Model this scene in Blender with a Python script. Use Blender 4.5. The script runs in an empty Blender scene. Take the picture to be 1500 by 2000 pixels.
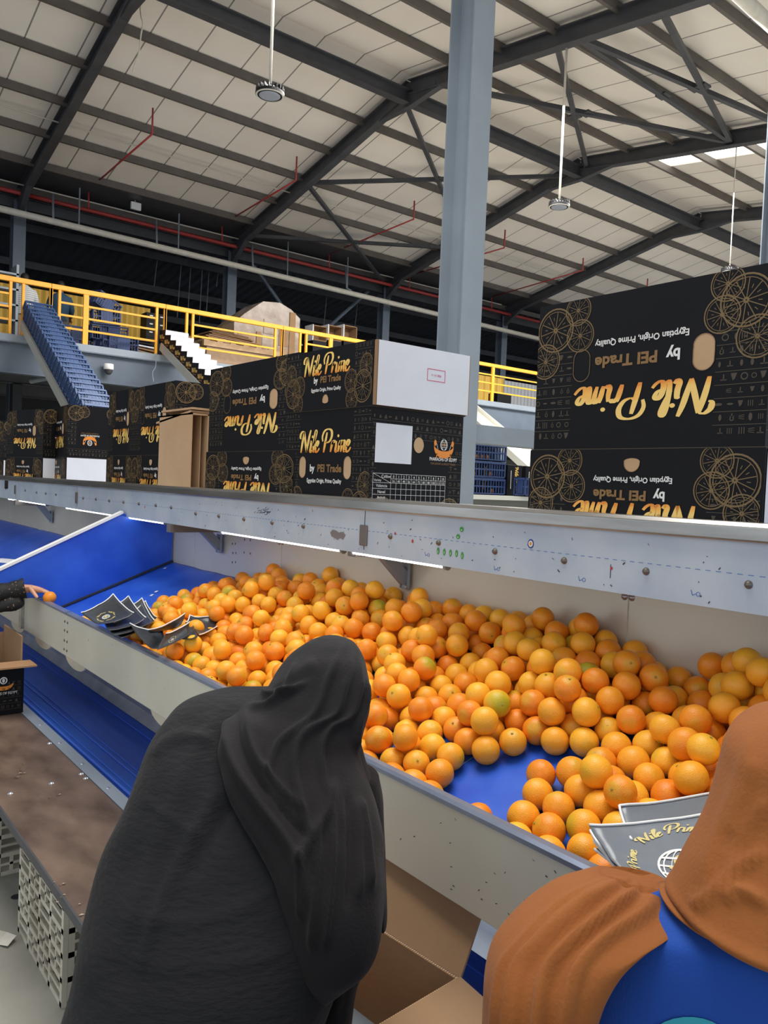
import bpy, math, random
from mathutils import Vector, Matrix, noise
from mathutils.bvhtree import BVHTree
random.seed(5)
C = bpy.context.scene.collection
PI = math.pi
# ---------------------------------------------------------------- camera
EYE = Vector((0, 0, 1.65))
F = 1554.45
RM = Matrix(((0.78498454, -0.01195408, -0.61940001),
             (-0.61814007, 0.05146962, -0.78438112),
             (0.04125684, 0.99860301, 0.03301356)))
RT = RM.transposed()
def ray(u, v): return RM @ Vector((u - 750, 1000 - v, -F))
def onx(u, v, x): d = ray(u, v); return EYE + d * (x / d.x)
def ony(u, v, y): d = ray(u, v); return EYE + d * (y / d.y)
def onz(u, v, z): d = ray(u, v); return EYE + d * ((z - EYE.z) / d.z)
def ond(u, v, dep): return EYE + ray(u, v) * (dep / F)
def px(p):
    q = RT @ (Vector(p) - EYE)
    return (750 - F * q.x / q.z, 1000 + F * q.y / q.z)
cd = bpy.data.cameras.new('camera'); cam = bpy.data.objects.new('camera', cd); C.objects.link(cam)
cd.sensor_fit = 'HORIZONTAL'; cd.sensor_width = 36; cd.lens = F / 1500 * 36; cd.clip_start = .05; cd.clip_end = 200
cam.matrix_world = Matrix.Translation(EYE) @ RM.to_4x4()
sc = bpy.context.scene; sc.camera = cam
# ---------------------------------------------------------------- world, light, exposure
sc.view_settings.view_transform = 'Standard'; sc.view_settings.look = 'None'
sc.view_settings.exposure = 0.0; sc.view_settings.gamma = 1; sc.view_settings.use_curve_mapping = False
w = bpy.data.worlds.new('world'); sc.world = w; w.use_nodes = True
bg = w.node_tree.nodes['Background']; bg.inputs[0].default_value = (.80, .87, .95, 1); bg.inputs[1].default_value = 1.15
def area(name, loc, sx, sy, power, col, rot=(0, 0, 0)):
    l = bpy.data.lights.new(name, 'AREA'); l.shape = 'RECTANGLE'; l.size = sx; l.size_y = sy; l.energy = power; l.color = col
    o = bpy.data.objects.new(name, l); o.location = loc; o.rotation_euler = rot; C.objects.link(o); return o
area('hall_fill', (1.6, 2.2, 6.8), 4, 4, 400, (1, .975, .93))  # added overhead fill for the trough; the roof has no skylight here
area('hall_fill', (17, 9.2, 8.6), 24, 6, 5200, (1, .975, .94))  # added fill, far wider than the skylight strips; floor bounce brightens the roof
# ---------------------------------------------------------------- materials
def lin(c):
    return tuple(((x / 255) / 12.92 if x / 255 <= .04045 else ((x / 255 + .055) / 1.055) ** 2.4) for x in c)
def mat(name, rgb, rough=.6, metal=0, var=0, scale=8, bump=0, bscale=60, rgb2=None, spec=.5, stretch=None, emit=None, detail=4, sheen=0):
    m = bpy.data.materials.new(name); m.use_nodes = True
    nt = m.node_tree; b = nt.nodes['Principled BSDF']; L = nt.links.new
    c = (*lin(rgb), 1)
    b.inputs['Base Color'].default_value = c; b.inputs['Roughness'].default_value = rough; b.inputs['Metallic'].default_value = metal
    b.inputs['Specular IOR Level'].default_value = spec
    if sheen: b.inputs['Sheen Weight'].default_value = sheen
    if emit:
        b.inputs['Emission Color'].default_value = (*lin(rgb), 1); b.inputs['Emission Strength'].default_value = emit
    if var or rgb2 or bump:
        tc = nt.nodes.new('ShaderNodeTexCoord'); mp = nt.nodes.new('ShaderNodeMapping'); L(tc.outputs['Object'], mp.inputs[0])
        if stretch: mp.inputs['Scale'].default_value = stretch
    if var or rgb2:
        n = nt.nodes.new('ShaderNodeTexNoise'); n.inputs['Scale'].default_value = scale; n.inputs['Detail'].default_value = detail
        L(mp.outputs[0], n.inputs['Vector'])
        r = nt.nodes.new('ShaderNodeValToRGB'); L(n.outputs['Fac'], r.inputs[0]); L(r.outputs[0], b.inputs['Base Color'])
        r.color_ramp.elements[0].position = .32; r.color_ramp.elements[1].position = .68
        if rgb2: a_, b_ = lin(rgb), lin(rgb2)
        else:
            a_ = tuple(x * (1 - var) for x in lin(rgb)); b_ = tuple(min(1, x * (1 + var)) for x in lin(rgb))
        r.color_ramp.elements[0].color = (*a_, 1); r.color_ramp.elements[1].color = (*b_, 1)
    if bump:
        n2 = nt.nodes.new('ShaderNodeTexNoise'); n2.inputs['Scale'].default_value = bscale; n2.inputs['Detail'].default_value = 5
        L(mp.outputs[0], n2.inputs['Vector']); bp = nt.nodes.new('ShaderNodeBump'); bp.inputs['Strength'].default_value = bump
        bp.inputs['Distance'].default_value = .01; L(n2.outputs['Fac'], bp.inputs['Height']); L(bp.outputs[0], b.inputs['Normal'])
    return m
STEEL_DK = mat('dark_roof_steel', (72, 73, 78), .5, .1, var=.15, scale=3)
STEEL_GR = mat('grey_painted_steel', (138, 148, 158), .45, .1, var=.06, scale=2)
STEEL_BL = mat('blue_grey_painted_steel', (92, 103, 117), .45, .1, var=.08, scale=3)
YEL = mat('yellow_paint', (246, 172, 38), .4, var=.06, scale=5)
RED = mat('red_pipe_paint', (168, 58, 56), .4)
WHITEPIPE = mat('white_pipe', (226, 220, 206), .4, var=.06)
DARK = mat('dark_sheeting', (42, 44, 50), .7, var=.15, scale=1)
def corrug(name, rgb, pitch, axis='X', depth=.6, dark=.55, rough=.5):
    m = mat(name, rgb, rough); nt = m.node_tree; b = nt.nodes['Principled BSDF']; L = nt.links.new
    tc = nt.nodes.new('ShaderNodeTexCoord'); sp = nt.nodes.new('ShaderNodeSeparateXYZ'); L(tc.outputs['Object'], sp.inputs[0])
    mu = nt.nodes.new('ShaderNodeMath'); mu.operation = 'MULTIPLY'; mu.inputs[1].default_value = 2 * PI / pitch; L(sp.outputs[axis], mu.inputs[0])
    si = nt.nodes.new('ShaderNodeMath'); si.operation = 'SINE'; L(mu.outputs[0], si.inputs[0])
    bp = nt.nodes.new('ShaderNodeBump'); bp.inputs['Strength'].default_value = depth; bp.inputs['Distance'].default_value = pitch * .25
    L(si.outputs[0], bp.inputs['Height']); L(bp.outputs[0], b.inputs['Normal']); return m
YELSHEET = corrug('yellow_corrugated_sheet', (214, 170, 62), .3)
GREYSHEET = corrug('grey_corrugated_sheet', (150, 152, 156), .18)
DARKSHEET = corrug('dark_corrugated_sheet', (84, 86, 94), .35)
# ceiling panels with seams
def ceilmat():
    m = mat('roof_panel', (236, 228, 220), .7, var=.05, scale=.5); nt = m.node_tree; b = nt.nodes['Principled BSDF']; L = nt.links.new
    ramp = [n for n in nt.nodes if n.type == 'VALTORGB'][0]
    tc = nt.nodes.new('ShaderNodeTexCoord'); sp = nt.nodes.new('ShaderNodeSeparateXYZ'); L(tc.outputs['Object'], sp.inputs[0])
    fr = nt.nodes.new('ShaderNodeMath'); fr.operation = 'FRACT'; L(sp.outputs['X'], fr.inputs[0])
    lt = nt.nodes.new('ShaderNodeMath'); lt.operation = 'LESS_THAN'; lt.inputs[1].default_value = .03; L(fr.outputs[0], lt.inputs[0])
    mx = nt.nodes.new('ShaderNodeMix'); mx.data_type = 'RGBA'; L(lt.outputs[0], mx.inputs['Factor']); L(ramp.outputs[0], mx.inputs['A'])
    mx.inputs['B'].default_value = (.25, .235, .22, 1); L(mx.outputs['Result'], b.inputs['Base Color']); return m
CEIL = ceilmat()
CONC = mat('concrete_floor', (140, 138, 130), .7, rgb2=(168, 166, 156), scale=2.2, bump=.15, bscale=30, detail=8)
PANEL = mat('cream_metal_panel', (212, 210, 196), .35, .15, var=.04, scale=3)
PANELW = mat('pale_metal_panel', (216, 211, 194), .32, .25, var=.05, scale=2)
BEAMW = mat('worn_white_beam', (176, 188, 202), .45, .1, rgb2=(196, 204, 212), scale=5)
STEEL = mat('brushed_steel', (172, 170, 166), .25, .85, var=.22, scale=4, stretch=(6, .6, 6))
CHROME = mat('zinc_steel', (188, 192, 198), .28, .8, var=.15, scale=6)
BOLT = mat('bolt_steel', (120, 112, 104), .4, .7)
BLUE = mat('blue_belt', (30, 78, 194), .36, rgb2=(50, 102, 216), scale=5, bump=.12, bscale=7, detail=6)
BLUE2 = mat('blue_conveyor_belt', (18, 64, 146), .42, rgb2=(32, 82, 166), scale=3, stretch=(10, .5, 1), bump=.06, bscale=20)
RIM = mat('rim_cap', (136, 146, 168), .3, .5, var=.1)
WHITE = mat('white_edge', (240, 240, 238), .5)
TUBE = mat('led_tube', (255, 253, 248), .4, emit=5.5)
KRAFT = mat('kraft_cardboard', (150, 118, 86), .85, rgb2=(162, 128, 94), scale=3, bump=.1, bscale=40)
KRAFTL = mat('brightened_kraft', (192, 156, 118), .85, rgb2=(204, 170, 132), scale=3, bump=.1, bscale=40)  # kraft with light painted in to offset the shelf carton's shade; also hand holes
PURL = mat('purlin_steel', (98, 92, 88), .55, .1, var=.12, scale=3)  # warm grey, lighter than the rafter steel
KRAFTD = mat('kraft_fluting', (160, 122, 88), .85)
BLACKC = mat('black_printed_card', (17, 17, 21), .5, var=.12, scale=4, spec=.18)
GLYPH = mat('faint_gold_print', (72, 62, 46), .5)
WHEEL = mat('gold_line_print', (122, 98, 60), .5)
TRADE = mat('bronze_print', (140, 104, 58), .5)
INKW = mat('white_print', (236, 234, 230), .5)
INKR = mat('pink_stamp_ink', (206, 60, 110), .6)
INKB = mat('blue_marker_ink', (60, 110, 180), .6)
CARDW = mat('white_card', (222, 224, 232), .55, var=.03)
def goldmat():
    m = mat('gold_lettering', (250, 170, 60), .4); nt = m.node_tree; b = nt.nodes['Principled BSDF']; L = nt.links.new
    tc = nt.nodes.new('ShaderNodeTexCoord'); sp = nt.nodes.new('ShaderNodeSeparateXYZ'); L(tc.outputs['Generated'], sp.inputs[0])
    n = nt.nodes.new('ShaderNodeTexNoise'); n.inputs['Scale'].default_value = 2.5; L(tc.outputs['Generated'], n.inputs['Vector'])
    ad = nt.nodes.new('ShaderNodeMath'); ad.operation = 'ADD'; L(sp.outputs['Z'], ad.inputs[0]); L(n.outputs['Fac'], ad.inputs[1])
    r = nt.nodes.new('ShaderNodeValToRGB'); L(ad.outputs[0], r.inputs[0]); L(r.outputs[0], b.inputs['Base Color'])
    e = r.color_ramp.elements; e[0].position = .5; e[0].color = (*lin((236, 142, 44)), 1); e[1].position = 1.4 / 1.5; e[1].color = (*lin((255, 214, 120)), 1)
    x = e.new(.75); x.color = (*lin((255, 190, 84)), 1); return m
GOLD = goldmat()
# ---------------------------------------------------------------- mesh helpers
class MB:
    def __init__(s): s.v = []; s.f = []; s.m = []
    def add(s, vs, fs, mi=0):
        o = len(s.v); s.v += [tuple(v) for v in vs]; s.f += [tuple(i + o for i in f) for f in fs]; s.m += [mi] * len(fs); return s
    def box(s, lo, hi, mi=0, M=None):
        x0, y0, z0 = lo; x1, y1, z1 = hi
        vs = [Vector(p) for p in ((x0, y0, z0), (x1, y0, z0), (x1, y1, z0), (x0, y1, z0), (x0, y0, z1), (x1, y0, z1), (x1, y1, z1), (x0, y1, z1))]
        if M: vs = [M @ v for v in vs]
        return s.add(vs, [(0, 3, 2, 1), (4, 5, 6, 7), (0, 1, 5, 4), (1, 2, 6, 5), (2, 3, 7, 6), (3, 0, 4, 7)], mi)
    def prism(s, poly, p0, ax, ay, az, mi=0):   # poly (a,b) extruded along az from p0
        n = len(poly); p0, ax, ay, az = map(Vector, (p0, ax, ay, az))
        a = [p0 + ax * x + ay * y for x, y in poly]; b = [p + az for p in a]
        return s.add(a + b, [tuple(range(n))[::-1], tuple(range(n, 2 * n))] + [(i, (i + 1) % n, (i + 1) % n + n, i + n) for i in range(n)], mi)
    def tube(s, pts, r, n=10, mi=0, cap=True):
        pts = [Vector(p) for p in pts]; rs = r if isinstance(r, (list, tuple)) else [r] * len(pts)
        vs = []; fs = []; up = None
        for i, p in enumerate(pts):
            t = (pts[min(i + 1, len(pts) - 1)] - pts[max(i - 1, 0)]).normalized()
            if up is None: up = Vector((0, 0, 1)) if abs(t.z) < .9 else Vector((1, 0, 0))
            a = t.cross(up).normalized(); b = a.cross(t).normalized(); up = b
            for k in range(n):
                q = 2 * PI * k / n; vs.append(p + (a * math.cos(q) + b * math.sin(q)) * rs[i])
        for i in range(len(pts) - 1):
            for k in range(n): fs.append((i * n + k, i * n + (k + 1) % n, (i + 1) * n + (k + 1) % n, (i + 1) * n + k))
        if cap: fs += [tuple(range(n))[::-1], tuple((len(pts) - 1) * n + k for k in range(n))]
        return s.add(vs, fs, mi)
    def lathe(s, prof, M=None, n=24, mi=0):  # prof (r,z)
        vs = []; fs = []
        for r, z in prof:
            for k in range(n):
                q = 2 * PI * k / n; v = Vector((r * math.cos(q), r * math.sin(q), z)); vs.append(M @ v if M else v)
        for i in range(len(prof) - 1):
            for k in range(n): fs.append((i * n + k, i * n + (k + 1) % n, (i + 1) * n + (k + 1) % n, (i + 1) * n + k))
        return s.add(vs, fs, mi)
    def ibeam(s, p0, p1, h, w, t=.02, up=(0, 0, 1), mi=0):
        p0, p1 = Vector(p0), Vector(p1); d = (p1 - p0); t_ = d.normalized(); a = t_.cross(Vector(up)).normalized(); b = a.cross(t_).normalized()
        H, W = h / 2, w / 2
        poly = [(-W, -H), (W, -H), (W, -H + t), (t / 2, -H + t), (t / 2, H - t), (W, H - t), (W, H), (-W, H), (-W, H - t), (-t / 2, H - t), (-t / 2, -H + t), (-W, -H + t)]
        return s.prism(poly, p0, a, b, d, mi)
    def bar(s, p0, p1, h, w, up=(0, 0, 1), mi=0):
        p0, p1 = Vector(p0), Vector(p1); d = (p1 - p0); t_ = d.normalized(); a = t_.cross(Vector(up)).normalized(); b = a.cross(t_).normalized()
        return s.prism([(-w / 2, -h / 2), (w / 2, -h / 2), (w / 2, h / 2), (-w / 2, h / 2)], p0, a, b, d, mi)
    def build(s, name, mats, parent=None, smooth=False, bevel=0):
        me = bpy.data.meshes.new(name); me.from_pydata(s.v, [], s.f)
        if not isinstance(mats, (list, tuple)): mats = [mats]
        for m in mats: me.materials.append(m)
        if len(mats) > 1: me.polygons.foreach_set('material_index', s.m)
        if smooth: me.polygons.foreach_set('use_smooth', [True] * len(me.polygons))
        me.update()
        o = bpy.data.objects.new(name, me); C.objects.link(o)
        if parent: o.parent = parent
        if bevel:
            b = o.modifiers.new('bevel', 'BEVEL'); b.width = bevel; b.segments = 2; b.limit_method = 'ANGLE'
        return o
def tag(o, label=None, cat=None, group=None, kind=None):
    if label: o['label'] = label
    if cat: o['category'] = cat
    if group: o['group'] = group
    if kind: o['kind'] = kind
    return o
def thing(name, label, cat, loc=(0, 0, 0), rz=0, group=None, M=None):
    o = bpy.data.objects.new(name, None); C.objects.link(o); o.empty_display_size = .1
    if M is not None: o.matrix_world = M
    else: o.location = loc; o.rotation_euler = (0, 0, rz)
    return tag(o, label, cat, group)
def struct(name, mb, m, label, cat='structure', **k):
    return tag(mb.build(name, m, **k), label, cat, kind='structure')
kids = {}
def dup(root, M=None, label=None, group=None):
    r = root.copy(); C.objects.link(r)
    if M is not None: r.matrix_world = M
    if label: r['label'] = label
    if group: r['group'] = group
    for ch in [o for o in C.objects if o.parent == root]:
        c = ch.copy(); C.objects.link(c); c.parent = r
        for g in [o for o in C.objects if o.parent == ch]:
            d = g.copy(); C.objects.link(d); d.parent = c
    return r
def smooth_pts(P, k=6, closed=False):
    P = [Vector(p) for p in P]; out = []; n = len(P)
    for i in range(n - 1):
        p0 = P[max(i - 1, 0)]; p1 = P[i]; p2 = P[i + 1]; p3 = P[min(i + 2, n - 1)]
        for j in range(k):
            t = j / k; out.append(.5 * ((2 * p1) + (p2 - p0) * t + (2 * p0 - 5 * p1 + 4 * p2 - p3) * t * t + (3 * p1 - p0 - 3 * p2 + p3) * t ** 3))
    out.append(P[-1]); return out
# text -> list of (verts2d, faces) normalised: origin centre, unit height
_tc = {}
def text2d(s, bold=0.0, shear=0.0):
    key = (s, bold, shear)
    if key in _tc: return _tc[key]
    cu = bpy.data.curves.new('t', 'FONT'); cu.body = s; cu.align_x = 'CENTER'; cu.align_y = 'CENTER'; cu.offset = bold; cu.shear = shear; cu.resolution_u = 3
    ob = bpy.data.objects.new('t', cu); C.objects.link(ob)
    dg = bpy.context.evaluated_depsgraph_get(); me = ob.evaluated_get(dg).to_mesh()
    v = [(p.co.x, p.co.y) for p in me.vertices]; f = [tuple(p.vertices) for p in me.polygons]
    ob.evaluated_get(dg).to_mesh_clear(); bpy.data.objects.remove(ob); bpy.data.curves.remove(cu)
    xs = [a for a, b in v]; ys = [b for a, b in v]; cx = (min(xs) + max(xs)) / 2; cy = (min(ys) + max(ys)) / 2; wd = max(xs) - min(xs); hh = max(ys) - min(ys)
    r = ([(a - cx, b - cy) for a, b in v], f, wd, hh); _tc[key] = r; return r
def put_text(mb, s, fn, cx, cy, width=None, height=None, bold=.0, shear=0, mi=0):
    v, f, wd, hh = text2d(s, bold, shear); sx = width / wd if width else height / hh; sy = height / hh if height else sx
    mb.add([fn(cx + a * sx, cy + b * sy) for a, b in v], f, mi)
# brush lettering "Nile Prime"
NP_STROKES = [
 # N
 [(-.06,.0),(-.04,.35),(.0,.7),(.04,.97)], [(.04,.97),(-.10,.98),(-.22,.86),(-.22,.70),(-.14,.66)], [(.05,.97),(.15,.62),(.26,.3),(.35,.02)], [(.35,.02),(.40,.4),(.45,.75),(.52,1.04)],
 # i
 [(.58,.48),(.62,.52),(.64,.3),(.62,.1),(.68,.02),(.75,.12)], [(.66,.72),(.68,.73)],
 # l
 [(.80,.3),(.90,.6),(.96,.9),(.90,1.0),(.85,.8),(.84,.3),(.88,.03),(.96,.1)],
 # e
 [(1.02,.25),(1.14,.32),(1.18,.46),(1.10,.52),(1.02,.40),(1.0,.15),(1.08,.02),(1.2,.08),(1.28,.2)],
 # P
 [(1.62,.0),(1.66,.4),(1.72,.9)], [(1.48,.5),(1.42,.72),(1.52,.95),(1.75,1.04),(2.0,.98),(2.08,.75),(1.98,.52),(1.80,.44),(1.70,.5)],
 # r
 [(2.10,.02),(2.14,.3),(2.18,.52)], [(2.15,.35),(2.24,.5),(2.32,.50),(2.33,.42)],
 # i
 [(2.42,.5),(2.44,.3),(2.43,.1),(2.49,.02),(2.55,.1)], [(2.49,.72),(2.51,.73)],
 # m
 [(2.62,.02),(2.65,.3),(2.68,.52)], [(2.66,.3),(2.76,.5),(2.83,.46),(2.83,.25),(2.80,.02)], [(2.83,.3),(2.92,.5),(3.0,.47),(3.0,.2),(3.02,.03),(3.1,.08)],
 # e
 [(3.14,.25),(3.28,.32),(3.33,.46),(3.24,.53),(3.15,.40),(3.13,.15),(3.21,.02),(3.34,.08),(3.44,.22)]]
def nile_prime(mb, fn, cx, cy, width, height, mi=0, wt=.13, k=4):
    # fn maps (a,b) on the surface; unit glyph box x -.2..3.45, y 0..1
    sx = width / 3.65; sy = height
    for st in NP_STROKES:
        P = smooth_pts([(x, y, 0) for x, y in st], k) if len(st) > 2 else [Vector((*p, 0)) for p in st]
        n = len(P); vs = []; fs = []
        for i, p in enumerate(P):
            d = (P[min(i + 1, n - 1)] - P[max(i - 1, 0)]); d = d.normalized() if d.length > 1e-9 else Vector((0, 1, 0))
            nn = Vector((-d.y, d.x, 0)); wv = wt * (.45 + .75 * abs(d.y)) * (.55 + .45 * math.sin(PI * min(1, max(0, (i + .6) / (n + .2)))))
            if len(st) == 2: wv = wt * .95; 
            for sgn in (-1, 1):
                q = p + nn * wv * .5 * sgn * (1.0)
                vs.append(fn(cx + (q.x + .12 * q.y - 1.7) * sx, cy + (q.y - .5) * sy))
        if len(st) == 2:
            c = (P[0] + P[1]) / 2; vs = [fn(cx + (c.x + .07 * math.cos(t * PI / 5) + .16 * c.y - 1.7) * sx, cy + (c.y + .065 * math.sin(t * PI / 5) - .5) * sy) for t in range(10)]; fs = [tuple(range(10))]
        else: fs = [(2 * i, 2 * i + 1, 2 * i + 3, 2 * i + 2) for i in range(n - 1)]
        mb.add(vs, fs, mi)
def ring2d(mb, fn, cx, cy, r0, r1, n=24, a0=0, a1=2 * PI, mi=0, ey=1):
    vs = []; fs = []
    for k in range(n + 1):
        q = a0 + (a1 - a0) * k / n
        for r in (r0, r1): vs.append(fn(cx + r * math.cos(q), cy + r * math.sin(q) * ey))
    for k in range(n): fs.append((2 * k, 2 * k + 1, 2 * k + 3, 2 * k + 2))
    mb.add(vs, fs, mi)
def line2d(mb, fn, a, b, w_, mi=0):
    d = Vector((b[0] - a[0], b[1] - a[1])); 
    if d.length < 1e-9: return
    d.normalize(); n = Vector((-d.y, d.x)) * w_ / 2
    mb.add([fn(a[0] + n.x, a[1] + n.y), fn(a[0] - n.x, a[1] - n.y), fn(b[0] - n.x, b[1] - n.y), fn(b[0] + n.x, b[1] + n.y)], [(0, 1, 2, 3)], mi)
def disc2d(mb, fn, cx, cy, rx, ry, n=20, mi=0):
    mb.add([fn(cx + rx * math.cos(2 * PI * k / n), cy + ry * math.sin(2 * PI * k / n)) for k in range(n)], [tuple(range(n))], mi)
ORD = ['first', 'second', 'third', 'fourth', 'fifth', 'sixth', 'seventh', 'eighth', 'ninth', 'tenth', 'eleventh', 'twelfth', 'thirteenth', 'fourteenth']

# ================================================================ BUILDING
FR = [-.8, 5.24, 11.3, 17.3, 23.3, 29.3, 35.3]
YE, ZE, YR, ZR = 22.4, 8.97, 14.0, 10.77
def roofz(y): return ZR - (y - YR) * (ZR - ZE) / (YE - YR) if y > YR else ZR - (YR - y) * .15
XA, XB, YN = -9, 44, -6
struct('floor', MB().box((-14, -12, -.1), (46, 36, 0)), CONC, 'grey concrete hall floor, dusty and scuffed', 'floor')
mb = MB()
SKY = [(6.5, 7.9), (17.8, 19.2)]
def slab(x0, x1, y0, y1):
    z0, z1 = roofz(y0), roofz(y1); t = .12
    mb.add([(x0, y0, z0), (x1, y0, z0), (x1, y1, z1), (x0, y1, z1), (x0, y0, z0 + t), (x1, y0, z0 + t), (x1, y1, z1 + t), (x0, y1, z1 + t)],
           [(0, 1, 2, 3), (4, 7, 6, 5), (0, 4, 5, 1), (1, 5, 6, 2), (2, 6, 7, 3), (3, 7, 4, 0)])
slab(XA, XB, YR, 21.25); slab(XA, XB, YN, 7.4); slab(XA, XB, 12.7, YR)
xs = [XA, *SKY[0], *SKY[1], XB]
for i in range(0, 6, 2): slab(xs[i], xs[i + 1], 7.4, 12.7)
struct('ceiling', mb, CEIL, 'off-white insulated roof panels of the hall in two pitches', 'ceiling')
SKYM = mat('skylight_sheet', (255, 252, 240), .5, emit=2.2)
for i, (a, b) in enumerate(SKY):
    mb = MB(); z0, z1 = roofz(7.4), roofz(12.7)
    mb.add([(a, 7.4, z0 + .05), (b, 7.4, z0 + .05), (b, 12.7, z1 + .05), (a, 12.7, z1 + .05)], [(0, 1, 2, 3)])
    struct('window_%d' % (i + 1), mb, SKYM, ['bright skylight sheet at the top edge of the roof above the hanging lamp', 'bright skylight strip at upper right of the roof'][i], 'skylight')
# rafters : a portal per frame line
fl = ['left end', 'second', 'third', 'fourth', 'fifth', 'sixth', 'farthest']
def frame_root(i): return 'steel roof rafter pair of the %s frame from the left' % ORD[i]
for i, x in enumerate(FR):
    t = thing('roof_rafter', 'dark steel pitched roof rafter, %s frame counted from the left' % ORD[i], 'rafter', (x, YE, ZE), 0, 'portal frame rafters')
    Mi = Vector((x, YE, ZE))
    def L3(p): return Vector(p) - Mi
    d = .29
    m1 = MB().ibeam(L3((x, YE, ZE - d)), L3((x, YR, ZR - d)), .34, .2); m1.build('rafter_beam', STEEL_DK, t)
    m2 = MB().ibeam(L3((x, YR, ZR - d)), L3((x, YN, roofz(YN) - d)), .34, .2); m2.build('rafter_beam', STEEL_DK, t)
    for s_, ll in ((1, 1.1), (-1, 1.1)):
        h = MB()
        p = [L3((x, YR, ZR - d - .1)), L3((x, YR, ZR - d - .42)), L3((x, YR + s_ * ll, roofz(YR + s_ * ll) - d - .16))]
        h.add([q + Vector((-.07, 0, 0)) for q in p] + [q + Vector((.07, 0, 0)) for q in p], [(0, 1, 2), (5, 4, 3), (0, 3, 4, 1), (1, 4, 5, 2), (2, 5, 3, 0)]); h.build('haunch', STEEL_DK, t)
    h = MB(); p = [L3((x, YE, ZE - d - .1)), L3((x, YE, ZE - d - .6)), L3((x, YE - 1.1, roofz(YE - 1.1) - d - .15))]
    h.add([q + Vector((-.07, 0, 0)) for q in p] + [q + Vector((.07, 0, 0)) for q in p], [(0, 1, 2), (5, 4, 3), (0, 3, 4, 1), (1, 4, 5, 2), (2, 5, 3, 0)])
    h.build('haunch', STEEL_DK, t)
    c = thing('eave_column', 'grey steel column carrying the far eave, %s from the left' % ORD[i], 'column', (x, YE, 0), 0, 'eave columns')
    MB().ibeam((0, 0, 0), (0, 0, ZE - d - .1), .34, .3, up=(0, 1, 0)).build('column_shaft', STEEL_BL, c)
    MB().box((-.2, -.2, -.0), (.2, .2, .02)).build('base_plate', STEEL_BL, c)
for i, (x, yy) in enumerate(((5.24, 5.6), (11.3, 5.6), (17.3, 5.6))):
    c = thing('steel_column', ['big blue-grey steel column rising behind the cartons', 'blue-grey steel column hidden behind the big black carton at right', 'far blue-grey interior column beyond the big black carton'][i], 'column', (x, yy, 0))
    zt = roofz(yy) - .45
    MB().ibeam((0, 0, 0), (0, 0, zt), .33, .26, t=.016, up=(0, 1, 0)).build('column_shaft', STEEL_GR, c)
    m_ = MB().box((-.22, -.22, 0), (.22, .22, .025)); m_.build('base_plate', STEEL_GR, c)
tag(MB().bar((XA, 21.9, roofz(21.2) - .06), (XB, 21.9, roofz(21.2) - .06), .1, 1.5).build('eave_gutter', STEEL_DK), 'dark metal gutter strip between the far roof edge and the unlit bay', 'gutter')
for k_, (u_, v_, w_) in enumerate(((375, 480, 628), (398, 478, 632), (412, 474, 612), (355, 500, 620), (432, 470, 560), (310, 480, 560), (640, 560, 650), (700, 575, 660))):
    tag(MB().tube([ony(u_, v_, 25), ony(u_ - 9, w_, 25)], .012, 6).build('hanging_wire', STEEL_GR), 'thin straight wire hanging in the dark bay, %s from the first eave column' % ORD[k_], 'wire', 'hanging wires in the dark bay')
# purlins
PY = [YE - .15] + [21.0, 19.7, 18.4, 17.05, 15.7, 14.4]
n = 0
for y in PY:
    z = roofz(y) - .11
    o = MB().bar((XA, y, z), (XB, y, z), .17, .07).build('roof_purlin', PURL)
    tag(o, 'dark steel purlin under the far roof pitch, %s up from the eave' % ORD[n], 'purlin', 'roof purlins'); n += 1
n = 0
for y in (12.5, 11.2, 9.85, 8.5, 7.15, 5.8, 4.4, 3.0):
    z = roofz(y) - .11
    o = MB().bar((XA, y, z), (XB, y, z), .17, .07).build('roof_purlin', PURL)
    tag(o, 'dark steel purlin under the near roof pitch, %s down from the ridge' % ORD[n], 'purlin', 'roof purlins'); n += 1
o = MB().ibeam((XA, YR, ZR - .5), (XB, YR, ZR - .5), .3, .2).build('ridge_beam', STEEL_DK); tag(o, 'heavy dark steel beam running along the roof ridge', 'beam')
o = MB().ibeam((XA, YE, ZE - .42), (XB, YE, ZE - .42), .3, .2).build('eave_beam', STEEL_DK); tag(o, 'dark steel beam along the far eave above the pipes', 'beam')
# braces (on the bay between third and fourth frame)
def brace(p, q, lab):
    a = onx(*p, 11.3); b = onx(*q, 17.3)
    for v in (a, b): v.z = min(v.z, roofz(v.y) - .35)
    mb = MB().bar(a, b, .095, .095); c_ = (a + b) / 2; mb.box(c_ - Vector((.12, .12, .02)), c_ + Vector((.12, .12, .02)))
    tag(mb.build('roof_brace', STEEL_DK), lab, 'brace', 'diagonal roof braces')
brace((602, 325), (1108, 320), 'flat diagonal brace of the upper far-pitch cross, left of the second lamp rod')
brace((788, 182), (905, 450), 'steep diagonal brace of the upper far-pitch cross, running behind the big column')
brace((485, 443), (880, 432), 'flat diagonal brace of the lower far-pitch cross near the eave')
brace((600, 335), (757, 522), 'steep diagonal brace of the lower far-pitch cross near the eave')
brace((850, 152), (1428, 250), 'long flat diagonal brace of the near-pitch cross right of the column')
brace((1088, 62), (1148, 295), 'steep diagonal brace of the near-pitch cross beside the second lamp rod')
brace((1128, 52), (1430, 243), 'heavy strut across the near pitch ending at the right-hand rafter')
brace((1128, 50), (1560, 158), 'flat diagonal brace of the top right roof cross')
brace((1300, -160), (1430, 245), 'steep diagonal brace of the top right roof cross')
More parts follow.
